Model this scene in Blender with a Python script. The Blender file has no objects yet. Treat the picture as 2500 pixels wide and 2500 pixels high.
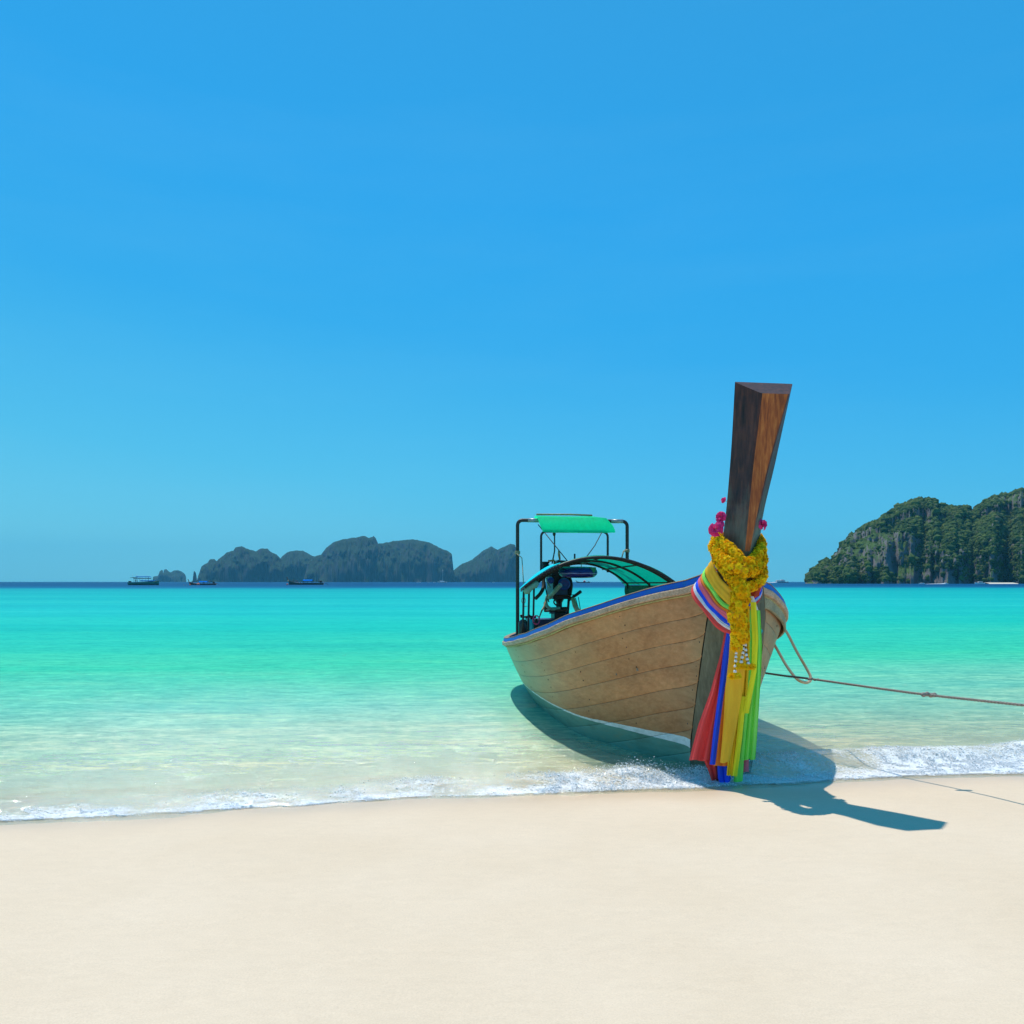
import bpy, math, random
import numpy as np
from mathutils import Vector, Matrix

random.seed(7)
RNG = np.random.default_rng(11)
SC = bpy.context.scene
COL = SC.collection

# ------------------------------------------------------------------ camera
CAM_H = 1.7
cam = bpy.data.cameras.new('camera'); camo = bpy.data.objects.new('camera', cam)
COL.objects.link(camo); SC.camera = camo
camo.location = (0, 0, CAM_H); camo.rotation_euler = (math.pi/2, 0, 0)
cam.sensor_width = 36; cam.lens = 28.8
cam.shift_y = 170/2500
cam.clip_start = 0.1; cam.clip_end = 60000

# ------------------------------------------------------------------ sky + sun
SUN = Vector((-.17, .43, 1)).normalized()
EL = math.asin(SUN.z); AZ = math.atan2(SUN.x, SUN.y)
w = bpy.data.worlds.new('World'); SC.world = w; w.use_nodes = True
nt = w.node_tree; nt.nodes.clear()
sky = nt.nodes.new('ShaderNodeTexSky'); sky.sky_type = 'NISHITA'; sky.sun_disc = False
sky.sun_elevation = EL; sky.sun_rotation = AZ
sky.air_density = 1.0; sky.dust_density = 0.3; sky.ozone_density = 2.0; sky.altitude = 0
tint = nt.nodes.new('ShaderNodeMix'); tint.data_type = 'RGBA'; tint.blend_type = 'MULTIPLY'
tint.inputs[0].default_value = 1; tint.inputs[7].default_value = (.40, 1.05, 1.30, 1)
nt.links.new(sky.outputs[0], tint.inputs[6])
# clear tropical blue by height above the horizon, a little deeper away from the sun
wt = nt.nodes.new('ShaderNodeTexCoord'); wsp = nt.nodes.new('ShaderNodeSeparateXYZ'); nt.links.new(wt.outputs['Generated'], wsp.inputs[0])
wadd = nt.nodes.new('ShaderNodeMath'); wadd.operation = 'MULTIPLY_ADD'; wadd.inputs[1].default_value = .12
nt.links.new(wsp.outputs[0], wadd.inputs[0]); nt.links.new(wsp.outputs[2], wadd.inputs[2])
wr = nt.nodes.new('ShaderNodeValToRGB'); nt.links.new(wadd.outputs[0], wr.inputs[0]); e = wr.color_ramp.elements
while len(e) < 5: e.new(.5)
for k, (p_, c_) in enumerate(((0.0, (.155, .63, .83)), (.10, (.078, .55, .85)), (.27, (.020, .425, .88)), (.42, (.012, .39, .89)), (.80, (.034, .34, .72)))):
    e[k].position = p_; e[k].color = (*c_, 1)
wm = nt.nodes.new('ShaderNodeMix'); wm.data_type = 'RGBA'; wm.blend_type = 'MULTIPLY'; wm.inputs[0].default_value = 1
wm.inputs[7].default_value = (10, 10, 10, 1); wm.clamp_result = False; nt.links.new(wr.outputs[0], wm.inputs[6])
wmix = nt.nodes.new('ShaderNodeMix'); wmix.data_type = 'RGBA'; wmix.inputs[0].default_value = .78
nt.links.new(tint.outputs[2], wmix.inputs[6]); nt.links.new(wm.outputs[2], wmix.inputs[7])
# the faintest high haze streaks
wmp = nt.nodes.new('ShaderNodeMapping'); wmp.inputs['Scale'].default_value = (1.2, 1.2, 7.0); nt.links.new(wt.outputs['Generated'], wmp.inputs[0])
wn = nt.nodes.new('ShaderNodeTexNoise'); wn.inputs['Scale'].default_value = 1.6; wn.inputs['Detail'].default_value = 6; wn.inputs['Roughness'].default_value = .6; nt.links.new(wmp.outputs[0], wn.inputs['Vector'])
wf_ = nt.nodes.new('ShaderNodeMapRange'); wf_.inputs[1].default_value = .46; wf_.inputs[2].default_value = .80; wf_.inputs[3].default_value = 0; wf_.inputs[4].default_value = .05; nt.links.new(wn.outputs['Fac'], wf_.inputs[0])
wc_ = nt.nodes.new('ShaderNodeMix'); wc_.data_type = 'RGBA'; wc_.inputs[7].default_value = (3.2, 7.2, 9.2, 1); nt.links.new(wf_.outputs[0], wc_.inputs[0]); nt.links.new(wmix.outputs[2], wc_.inputs[6])
bg = nt.nodes.new('ShaderNodeBackground'); bg.inputs['Strength'].default_value = 0.10
wo = nt.nodes.new('ShaderNodeOutputWorld')
nt.links.new(wc_.outputs[2], bg.inputs['Color']); nt.links.new(bg.outputs[0], wo.inputs['Surface'])
sl = bpy.data.lights.new('sun', 'SUN'); sl.energy = 4.2; sl.angle = math.radians(.53); sl.color = (1, .95, .88)
so = bpy.data.objects.new('sun', sl); COL.objects.link(so)
so.rotation_euler = SUN.to_track_quat('Z', 'Y').to_euler(); so.location = (0, 0, 50)
SC.view_settings.view_transform = 'Standard'; SC.view_settings.look = 'None'
SC.view_settings.exposure = 0.0; SC.view_settings.gamma = 1; SC.view_settings.use_curve_mapping = False
SC.render.engine = 'CYCLES'
SC.cycles.max_bounces = 8; SC.cycles.transparent_max_bounces = 24

# ------------------------------------------------------------------ noise
def _hash(ix, iy, seed):
    n = (ix.astype(np.int64)*374761393 + iy.astype(np.int64)*668265263 + seed*982451653) & 0xFFFFFFFF
    n = ((n ^ (n >> 13))*1274126177) & 0xFFFFFFFF
    return ((n ^ (n >> 16)) & 0xFFFFFF)/float(0xFFFFFF)
def vnoise(x, y, seed=0):
    x = np.asarray(x, float); y = np.asarray(y, float); x, y = np.broadcast_arrays(x, y)
    ix = np.floor(x); iy = np.floor(y); fx = x-ix; fy = y-iy
    ux = fx*fx*(3-2*fx); uy = fy*fy*(3-2*fy)
    a = _hash(ix, iy, seed); b = _hash(ix+1, iy, seed); c = _hash(ix, iy+1, seed); d = _hash(ix+1, iy+1, seed)
    return (a+(b-a)*ux)*(1-uy)+(c+(d-c)*ux)*uy
def fbm(x, y, oct=4, seed=0, gain=.5):
    s = 0; a = 1; t = 0
    for i in range(oct):
        s = s+a*vnoise(np.asarray(x)*2**i+i*13.7, np.asarray(y)*2**i+i*7.3, seed+i); t += a; a *= gain
    return s/t

# ------------------------------------------------------------------ mesh helpers
class MB:
    def __init__(self): self.v = []; self.f = []; self.uv = []; self.mi = []
    def add(self, vs, fs, mi=0):
        b = len(self.v); self.v += [tuple(p) for p in vs]; self.f += [tuple(i+b for i in q) for q in fs]
        self.mi += [mi]*len(fs); return b
    def grid(self, rows, closed_u=False, closed_v=False, mi=0):
        n = len(rows); m = len(rows[0]); fs = []
        for i in range(n-(0 if closed_v else 1)):
            for j in range(m-(0 if closed_u else 1)):
                fs.append((i*m+j, i*m+(j+1) % m, ((i+1) % n)*m+(j+1) % m, ((i+1) % n)*m+j))
        return self.add([p for r in rows for p in r], fs, mi)
    def box(self, c, d, rot=None, bev=0, mi=0):
        x, y, z = [k/2 for k in d]; c = Vector(c); vs = []
        for sx, sy, sz in ((-1,-1,-1),(1,-1,-1),(1,1,-1),(-1,1,-1),(-1,-1,1),(1,-1,1),(1,1,1),(-1,1,1)):
            p = Vector((sx*x, sy*y, sz*z)); vs.append((rot @ p if rot else p)+c)
        self.add(vs, [(3,2,1,0),(4,5,6,7),(0,1,5,4),(1,2,6,5),(2,3,7,6),(3,0,4,7)], mi); return self
    def tube(self, pts, r, n=8, cap=True, closed=False, mi=0, flat=1.0):
        pts = [Vector(p) for p in pts]; k = len(pts); R = r if hasattr(r, '__len__') else [r]*k
        rows = []; up = None
        for i, p in enumerate(pts):
            a = pts[(i-1) % k] if (closed or i > 0) else p; b = pts[(i+1) % k] if (closed or i < k-1) else p
            t = (b-a).normalized()
            if up is None:
                up = Vector((0, 0, 1)) if abs(t.z) < .9 else Vector((1, 0, 0))
            s = t.cross(up); s.normalize(); up = s.cross(t).normalized()
            rows.append([p+(s*math.cos(q)+up*math.sin(q)*flat)*R[i] for q in [2*math.pi*j/n for j in range(n)]])
        b0 = self.grid(rows, closed_u=True, closed_v=closed, mi=mi)
        if cap and not closed:
            self.f.append(tuple(b0+j for j in reversed(range(n)))); self.mi.append(mi)
            self.f.append(tuple(b0+(k-1)*n+j for j in range(n))); self.mi.append(mi)
        return self
    def lathe(self, prof, n=16, c=(0, 0, 0), axis=(0, 0, 1), mi=0):
        A = Vector(axis).normalized(); q = A.to_track_quat('Z', 'Y').to_matrix(); c = Vector(c)
        rows = [[c+q @ Vector((r*math.cos(2*math.pi*j/n), r*math.sin(2*math.pi*j/n), z)) for j in range(n)] for r, z in prof]
        self.grid(rows, closed_u=True, mi=mi); return self
    def ball(self, c, r, n=8, m=6, sq=(1, 1, 1), mi=0):
        c = Vector(c)
        rows = [[c+Vector((r*sq[0]*math.sin(a)*math.cos(2*math.pi*j/n), r*sq[1]*math.sin(a)*math.sin(2*math.pi*j/n), r*sq[2]*math.cos(a)))
                 for j in range(n)] for a in [math.pi*(i+.02)/(m+.04) for i in range(m+1)]]
        self.grid(rows, closed_u=True, mi=mi); return self
    def build(self, name, mat, parent=None, origin=(0, 0, 0), smooth=True, uvs=None):
        me = bpy.data.meshes.new(name); o = Vector(origin)
        me.from_pydata([Vector(p)-o for p in self.v], [], self.f); me.update()
        for m in (mat if isinstance(mat, (list, tuple)) else [mat]): me.materials.append(m)
        me.polygons.foreach_set('material_index', self.mi)
        me.polygons.foreach_set('use_smooth', [bool(smooth)]*len(me.polygons))
        if uvs is not None:
            l = me.uv_layers.new(name='UVMap'); vi = np.zeros(len(me.loops), int); me.loops.foreach_get('vertex_index', vi)
            l.data.foreach_set('uv', np.asarray(uvs, np.float32)[vi].ravel())
        ob = bpy.data.objects.new(name, me); COL.objects.link(ob); ob.location = o
        if parent: ob.parent = parent
        return ob
def npmesh(name, V, F, mat, smooth=True, attrs=None, parent=None):
    me = bpy.data.meshes.new(name); V = np.asarray(V, np.float32); F = np.asarray(F, np.int32)
    me.vertices.add(len(V)); me.vertices.foreach_set('co', V.ravel())
    k = F.shape[1]; me.loops.add(F.size); me.loops.foreach_set('vertex_index', F.ravel())
    me.polygons.add(len(F)); me.polygons.foreach_set('loop_start', np.arange(0, F.size, k, dtype=np.int32))
    me.polygons.foreach_set('loop_total', np.full(len(F), k, np.int32)); me.update(calc_edges=True)
    me.polygons.foreach_set('use_smooth', np.full(len(F), smooth))
    me.materials.append(mat)
    for a, d in (attrs or {}).items():
        at = me.attributes.new(a, 'FLOAT', 'POINT'); at.data.foreach_set('value', np.asarray(d, np.float32).ravel())
    ob = bpy.data.objects.new(name, me); COL.objects.link(ob)
    if parent: ob.parent = parent
    return ob
def gridfaces(n, m):
    i, j = np.meshgrid(np.arange(n-1), np.arange(m-1), indexing='ij')
    a = (i*m+j).ravel(); return np.stack([a, a+1, a+m+1, a+m], 1)
def tag(o, label=None, cat=None, group=None, kind=None):
    if label: o['label'] = label
    if cat: o['category'] = cat
    if group: o['group'] = group
    if kind: o['kind'] = kind
    return o
def empty(name, loc=(0, 0, 0), rz=0):
    o = bpy.data.objects.new(name, None); COL.objects.link(o); o.location = loc; o.rotation_euler = (0, 0, rz)
    o.empty_display_size = .2; return o
def copy_tree(o, parent=None):
    c = o.copy(); COL.objects.link(c); c.parent = parent
    for ch in list(o.children): copy_tree(ch, c)
    return c
def catmull(P, n):
    P = [Vector(p) for p in P]; out = []
    for i in range(len(P)-1):
        p0 = P[max(i-1, 0)]; p1 = P[i]; p2 = P[i+1]; p3 = P[min(i+2, len(P)-1)]
        for k in range(n):
            t = k/n
            out.append(.5*((2*p1)+(p2-p0)*t+(2*p0-5*p1+4*p2-p3)*t*t+(3*p1-p0-3*p2+p3)*t**3))
    out.append(P[-1]); return out
def at(u, v, Y):      # a surveyed point: 2500-pixel position seen at distance Y
    return Vector(((u-1250)/2000*Y, Y, CAM_H-(v-1420)/2000*Y))

# ------------------------------------------------------------------ material helpers
def nodes(m):
    m.use_nodes = True; t = m.node_tree; t.nodes.clear(); return t
def N(t, typ, **kw):
    n = t.nodes.new(typ)
    for k, v in kw.items():
        if k.startswith('i_'): n.inputs[k[2:].replace('_', ' ')].default_value = v
        else: setattr(n, k, v)
    return n
def ramp(t, fac, stops, interp='LINEAR'):
    r = t.nodes.new('ShaderNodeValToRGB'); r.color_ramp.interpolation = interp; e = r.color_ramp.elements
    while len(e) < len(stops): e.new(.5)
    for k, (p, c) in enumerate(stops):
        e[k].position = p; e[k].color = (c if len(c) == 4 else (*c, 1)) if hasattr(c, '__len__') else (c, c, c, 1)
    t.links.new(fac, r.inputs[0]); return r
def mixc(t, fac, a, b, mode='MIX'):
    m = t.nodes.new('ShaderNodeMix'); m.data_type = 'RGBA'; m.blend_type = mode
    for s, v in ((m.inputs[0], fac), (m.inputs[6], a), (m.inputs[7], b)):
        if hasattr(v, 'links') or hasattr(v, 'is_linked'): t.links.new(v, s)
        elif hasattr(v, '__len__'): s.default_value = (*v[:3], 1)
        else: s.default_value = v
    return m.outputs[2]
def math_(t, op, a, b=None, c=None, clamp=False):
    m = t.nodes.new('ShaderNodeMath'); m.operation = op; m.use_clamp = clamp
    for i, v in enumerate((a, b, c)):
        if v is None: continue
        if hasattr(v, 'is_linked'): t.links.new(v, m.inputs[i])
        else: m.inputs[i].default_value = v
    return m.outputs[0]
def noise(t, scale=(1, 1, 1), s=5, det=4, rough=.55, coord='Object', dist=0):
    tc = t.nodes.new('ShaderNodeTexCoord'); mp = t.nodes.new('ShaderNodeMapping'); mp.inputs['Scale'].default_value = scale
    n = t.nodes.new('ShaderNodeTexNoise'); n.inputs['Scale'].default_value = s; n.inputs['Detail'].default_value = det
    n.inputs['Roughness'].default_value = rough; n.inputs['Distortion'].default_value = dist
    t.links.new(tc.outputs[coord], mp.inputs[0]); t.links.new(mp.outputs[0], n.inputs['Vector']); return n.outputs['Fac']
def bump(t, h, strength=.3, dist=.01):
    b = t.nodes.new('ShaderNodeBump'); b.inputs['Strength'].default_value = strength; b.inputs['Distance'].default_value = dist
    t.links.new(h, b.inputs['Height']); return b.outputs[0]
def mat(name, col, rough=.6, var=.25, s=6, scale=(1, 1, 1), bmp=.25, bd=.004, metal=0, spec=.5, coord='Object', col2=None):
    m = bpy.data.materials.new(name); t = nodes(m)
    p = N(t, 'ShaderNodeBsdfPrincipled'); o = N(t, 'ShaderNodeOutputMaterial')
    n = noise(t, scale, s, 5, .6, coord)
    c2 = col2 or tuple(k*(1-var) for k in col); c1 = tuple(min(1, k*(1+var*.6)) for k in col)
    r = ramp(t, n, [(.3, c2), (.7, c1)]); t.links.new(r.outputs[0], p.inputs['Base Color'])
    p.inputs['Roughness'].default_value = rough; p.inputs['Metallic'].default_value = metal
    p.inputs['Specular IOR Level'].default_value = spec
    if bmp: t.links.new(bump(t, n, bmp, bd), p.inputs['Normal'])
    t.links.new(p.outputs[0], o.inputs[0]); return m
def cloth(name, col, trans=.35, fine=260):
    m = bpy.data.materials.new(name); t = nodes(m)
    o = N(t, 'ShaderNodeOutputMaterial'); d = N(t, 'ShaderNodeBsdfPrincipled'); tr = N(t, 'ShaderNodeBsdfTranslucent')
    n = noise(t, (1, 1, .13), 22, 5); n2 = noise(t, (1, 1, 1), fine, 2)
    r = ramp(t, n, [(.3, tuple(k*.88 for k in col)), (.7, tuple(min(1, k*1.12) for k in col))])
    t.links.new(r.outputs[0], d.inputs['Base Color']); t.links.new(r.outputs[0], tr.inputs[0])
    d.inputs['Roughness'].default_value = .55; d.inputs['Specular IOR Level'].default_value = .08
    b = bump(t, math_(t, 'ADD', n, math_(t, 'MULTIPLY', n2, .15)), .6, .008); t.links.new(b, d.inputs['Normal']); t.links.new(b, tr.inputs['Normal'])
    mx = N(t, 'ShaderNodeMixShader'); mx.inputs[0].default_value = trans*.35
    t.links.new(d.outputs[0], mx.inputs[1]); t.links.new(tr.outputs[0], mx.inputs[2]); t.links.new(mx.outputs[0], o.inputs[0]); return m
def wood(name, c1, c2, c3, scale, rough=.55, coord='Object', bmp=.4, wear=None, wearcol=None):
    m = bpy.data.materials.new(name); t = nodes(m)
    o = N(t, 'ShaderNodeOutputMaterial'); p = N(t, 'ShaderNodeBsdfPrincipled')
    g = noise(t, scale, 9, 7, .65, coord, .3); big = noise(t, tuple(k*.3 for k in scale), 3, 4, .6, coord); sm = noise(t, (.45, 1.3, 1.3), 2.4, 6, .7)
    r = ramp(t, g, [(.28, c2), (.5, c1), (.72, c3)])
    oi = N(t, 'ShaderNodeObjectInfo')
    v = ramp(t, big, [(.32, .78), (.66, 1.14)])
    c = mixc(t, 1, r.outputs[0], v.outputs[0], 'MULTIPLY')
    ov = ramp(t, oi.outputs['Random'], [(0, .85), (1, 1.1)])
    c = mixc(t, 1, c, ov.outputs[0], 'MULTIPLY')
    if wear:
        wf = ramp(t, sm, [(.42, 0.0), (.62, wear)]); c = mixc(t, wf.outputs[0], c, wearcol)
    t.links.new(c, p.inputs['Base Color']); p.inputs['Roughness'].default_value = rough; p.inputs['Specular IOR Level'].default_value = .25
    t.links.new(bump(t, g, bmp, .003), p.inputs['Normal']); t.links.new(p.outputs[0], o.inputs[0]); return m

# ------------------------------------------------------------------ shore geometry
_sx = np.array([-60, -12, -3.63, -2.53, -1.70, -.80, .49, 1.33, 2.84, 3.77, 4.52, 14, 60])
_sy = np.array([-6, 4.3, 5.81, 5.96, 6.20, 6.44, 6.58, 6.70, 7.01, 7.19, 7.26, 9.0, 18])
def shore(x):
    x = np.asarray(x, float)
    return np.interp(x, _sx, _sy)+.05*(fbm(x*1.3, 0*x+3, 3, 5)-.5)*2+.02*(vnoise(x*5, 0*x, 9)-.5)
def sand_z(x, y):
    d = np.asarray(y)-shore(x)
    near = np.where(d < 0, .15*(1-np.exp(d*.40)), -.055*d)
    near = np.where(d > 40, -2.2-.01*(d-40), near)
    near = np.maximum(near, -6)
    return near+.012*(fbm(x*.7, y*.7, 3, 21)-.5)*np.clip(1-d/3, .2, 1)+.004*(fbm(x*6, y*6, 2, 25)-.5)
def ridge(x, d):
    amp = .035+.075*np.clip((x-1.0)/1.2, 0, 1)+.03*np.clip(1-abs(x-1.1)/.6, 0, 1)
    pos = .42+.12*(fbm(x*.8, 0*x, 2, 31)-.5)+.25*np.clip((x-1)/2.5, 0, 1)
    u = (d-pos)/.20
    return amp*(.6+.8*fbm(x*1.1, 0*x+4, 3, 33))*np.exp(-u*u*np.where(u < 0, 1.3, .35))
def water_z(x, y):
    d = y-shore(x)
    a = np.clip(d/4, .12, 1)
    n = (fbm(x*1.1+y*.15, y*2.2, 4, 41)-.5)
    ph = 2*np.pi*(y*1.35+.5*fbm(x*.35, y*.3, 2, 43)*3.2)
    z = a*(.022*n+.006*np.sin(ph)*vnoise(x*.3, y*.5, 44))+.035*np.clip(d/30, 0, 1)*(fbm(x*.25, y*.6, 3, 46)-.5)
    return z+.004+ridge(x, d)*np.clip(1-(d-2)/3, 0, 1)

# sand sheet
def sheet_rows():
    ys = np.concatenate([np.arange(-14, 0, .5), np.arange(0, 2.4, .2), np.arange(2.4, 10, .045), 10*1.035**np.arange(0, 200)]); return ys[ys < 7200]
def fan(ys, m, half=3.0):
    t = np.linspace(-1, 1, m); t = np.sign(t)*(.25*abs(t)+.75*abs(t)**4)
    W = (np.abs(ys)*half+7.5)[:, None]
    X = t[None, :]*W*1.3; Y = np.repeat(ys[:, None], m, 1); return X, Y
def build_sand():
    ys = sheet_rows(); ys = ys[ys < 120]; X, Y = fan(ys, 380)
    far = np.array([200, 600, 2000, 7300]); 
    Z = sand_z(X, Y)
    V = np.stack([X, Y, Z], -1).reshape(-1, 3)
    m = bpy.data.materials.new('pale_sand'); t = nodes(m)
    o = N(t, 'ShaderNodeOutputMaterial'); p = N(t, 'ShaderNodeBsdfPrincipled')
    at_ = N(t, 'ShaderNodeAttribute', attribute_name='offshore')
    big = noise(t, (1, 1, 1), .9, 4, .5); fine = noise(t, (1, 1, 1), 130, 3, .7); mid = noise(t, (1, 2.2, 1), 9, 4, .6)
    c = ramp(t, big, [(.3, (.69, .535, .372)), (.7, (.73, .575, .412))]).outputs[0]
    c = mixc(t, 1, c, ramp(t, fine, [(.25, .88), (.75, 1.07)]).outputs[0], 'MULTIPLY')
    c = mixc(t, 1, c, ramp(t, mid, [(.3, .97), (.7, 1.02)]).outputs[0], 'MULTIPLY')
    wet = math_(t, 'ADD', at_.outputs['Fac'], math_(t, 'MULTIPLY', noise(t, (1, 1, 1), 1.6, 4), .35))
    wf = ramp(t, math_(t, 'ADD', wet, .5), [(0.02, 0.0), (.60, 1.0)]).outputs[0]
    c = mixc(t, math_(t, 'MULTIPLY', wf, .85), c, (.64, .47, .31))
    t.links.new(c, p.inputs['Base Color'])
    t.links.new(math_(t, 'SUBTRACT', .9, math_(t, 'MULTIPLY', wf, .62)), p.inputs['Roughness'])
    p.inputs['Specular IOR Level'].default_value = .25
    h = math_(t, 'ADD', math_(t, 'MULTIPLY', fine, .5), math_(t, 'MULTIPLY', mid, 1.2))
    t.links.new(bump(t, h, .3, .008), p.inputs['Normal']); t.links.new(p.outputs[0], o.inputs[0])
    tag(npmesh('sand', V, gridfaces(*X.shape)[:, ::-1], m, attrs={'offshore': (Y-shore(X))}), kind='structure')
    # deep sea floor beyond the beach sheet
    b = MB(); b.grid([[(x, y, z) for x in (-28500, -400, 0, 400, 28500)] for y, z in ((118, -3.3), (400, -6.5), (7300, -7))])
    tag(b.build('seabed', mat('seabed_sand', (.5, .47, .38), .9)), kind='structure')
build_sand()

def build_water():
    ys = sheet_rows(); ys = ys[ys > 3.5]; X, Y = fan(ys, 560)
    D = Y-shore(X)
    Z = water_z(X, Y); Z = np.where(D < -.25, -.08, Z)
    Z = np.where(Y > 60, Z*np.clip(1-(Y-60)/60, 0, 1), Z)
    V = np.stack([X, Y, Z], -1).reshape(-1, 3)
    m = bpy.data.materials.new('sea_water'); t = nodes(m)
    o = N(t, 'ShaderNodeOutputMaterial')
    a = N(t, 'ShaderNodeAttribute', attribute_name='offshore').outputs['Fac']
    dpos = math_(t, 'MAXIMUM', a, 0.0)
    warp = noise(t, (.05, .12, 1), 1, 4, .55)
    dw = math_(t, 'MULTIPLY', dpos, math_(t, 'ADD', .72, math_(t, 'MULTIPLY', warp, .56)))
    fac = math_(t, 'DIVIDE', dw, math_(t, 'ADD', dw, 25.0))
    body = ramp(t, fac, [(0, (.70, .88, .56)), (.10, (.44, .76, .49)), (.18, (.18, .64, .43)), (.30, (.050, .57, .33)),
                         (.5, (.014, .50, .37)), (.65, (.013, .48, .42)), (.82, (.008, .42, .39)), (.884, (.006, .34, .36)),
                         (.902, (.004, .15, .27)), (.93, (.003, .08, .19)), (1, (.003, .07, .17))]).outputs[0]
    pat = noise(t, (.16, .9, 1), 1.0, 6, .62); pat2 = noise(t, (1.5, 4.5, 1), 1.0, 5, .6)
    pv = ramp(t, pat, [(.3, (.82, .9, .95)), (.55, (1, 1, 1)), (.75, (1.6, 1.06, 1.0))]).outputs[0]
    body = mixc(t, .8, body, pv, 'MULTIPLY')
    body = mixc(t, .8, body, ramp(t, pat2, [(.32, (.68, .88, .95)), (.68, (1.32, 1.08, 1.03))]).outputs[0], 'MULTIPLY')  # light and dark of ripples painted into the body colour
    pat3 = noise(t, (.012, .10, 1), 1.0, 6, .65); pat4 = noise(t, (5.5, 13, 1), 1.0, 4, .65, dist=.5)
    body = mixc(t, .8, body, ramp(t, pat3, [(.3, (.62, .84, .92)), (.5, (1, 1, 1)), (.72, (2.2, 1.10, 1.02))]).outputs[0], 'MULTIPLY')
    body = mixc(t, math_(t, 'DIVIDE', 30.0, math_(t, 'ADD', dpos, 31.0)), body, ramp(t, pat4, [(.32, (.66, .87, .93)), (.52, (1.0, 1.0, 1.0)), (.68, (1.30, 1.12, 1.06))]).outputs[0], 'MULTIPLY')  # finer caustic-like light streaks painted into the colour, weaker offshore
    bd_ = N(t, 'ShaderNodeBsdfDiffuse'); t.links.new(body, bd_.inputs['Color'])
    bg_ = N(t, 'ShaderNodeBsdfGlossy'); bg_.inputs['Roughness'].default_value = .14
    r1 = noise(t, (1.0, 2.6, 1), 7, 5, .6, dist=.4); r2 = noise(t, (1, 2, 1), 26, 3, .6); r3 = noise(t, (.25, 1.1, 1), 1.3, 4, .55)
    nearf = math_(t, 'DIVIDE', 9.0, math_(t, 'ADD', dpos, 9.0))
    h = math_(t, 'ADD', math_(t, 'MULTIPLY', math_(t, 'ADD', math_(t, 'MULTIPLY', r1, .05), math_(t, 'MULTIPLY', r2, .005)), nearf), math_(t, 'MULTIPLY', r3, .06))
    b = N(t, 'ShaderNodeBump'); b.inputs['Strength'].default_value = .8; b.inputs['Distance'].default_value = 1.0; t.links.new(h, b.inputs['Height'])
    t.links.new(b.outputs[0], bd_.inputs['Normal']); t.links.new(b.outputs[0], bg_.inputs['Normal'])
    tr = N(t, 'ShaderNodeBsdfTransparent'); tr.inputs[0].default_value = (.97, 1, .95, 1)
    gl = N(t, 'ShaderNodeBsdfGlossy'); gl.inputs['Roughness'].default_value = .06; t.links.new(b.outputs[0], gl.inputs['Normal'])
    fr = N(t, 'ShaderNodeFresnel'); fr.inputs['IOR'].default_value = 1.33; t.links.new(b.outputs[0], fr.inputs['Normal'])
    clear = N(t, 'ShaderNodeMixShader'); t.links.new(math_(t, 'MULTIPLY', fr.outputs[0], .3), clear.inputs[0]); t.links.new(tr.outputs[0], clear.inputs[1]); t.links.new(gl.outputs[0], clear.inputs[2])
    bp = N(t, 'ShaderNodeMixShader'); t.links.new(math_(t, 'MINIMUM', math_(t, 'MULTIPLY', fr.outputs[0], .35), .12), bp.inputs[0]); t.links.new(bd_.outputs[0], bp.inputs[1]); t.links.new(bg_.outputs[0], bp.inputs[2])
    op = math_(t, 'SUBTRACT', 1.0, math_(t, 'POWER', 2.718, math_(t, 'MULTIPLY', dw, -1/3.6)))
    op = math_(t, 'ADD', op, math_(t, 'MULTIPLY', math_(t, 'ADD', math_(t, 'SUBTRACT', pat2, .5), math_(t, 'SUBTRACT', pat4, .5)), .5), clamp=True)  # the same painted ripple light also varies the opacity
    fin = N(t, 'ShaderNodeMixShader'); t.links.new(op, fin.inputs[0]); t.links.new(clear.outputs[0], fin.inputs[1]); t.links.new(bp.outputs[0], fin.inputs[2])
    t.links.new(fin.outputs[0], o.inputs[0])
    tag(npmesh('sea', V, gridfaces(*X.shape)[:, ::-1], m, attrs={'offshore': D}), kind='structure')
build_water()

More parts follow.
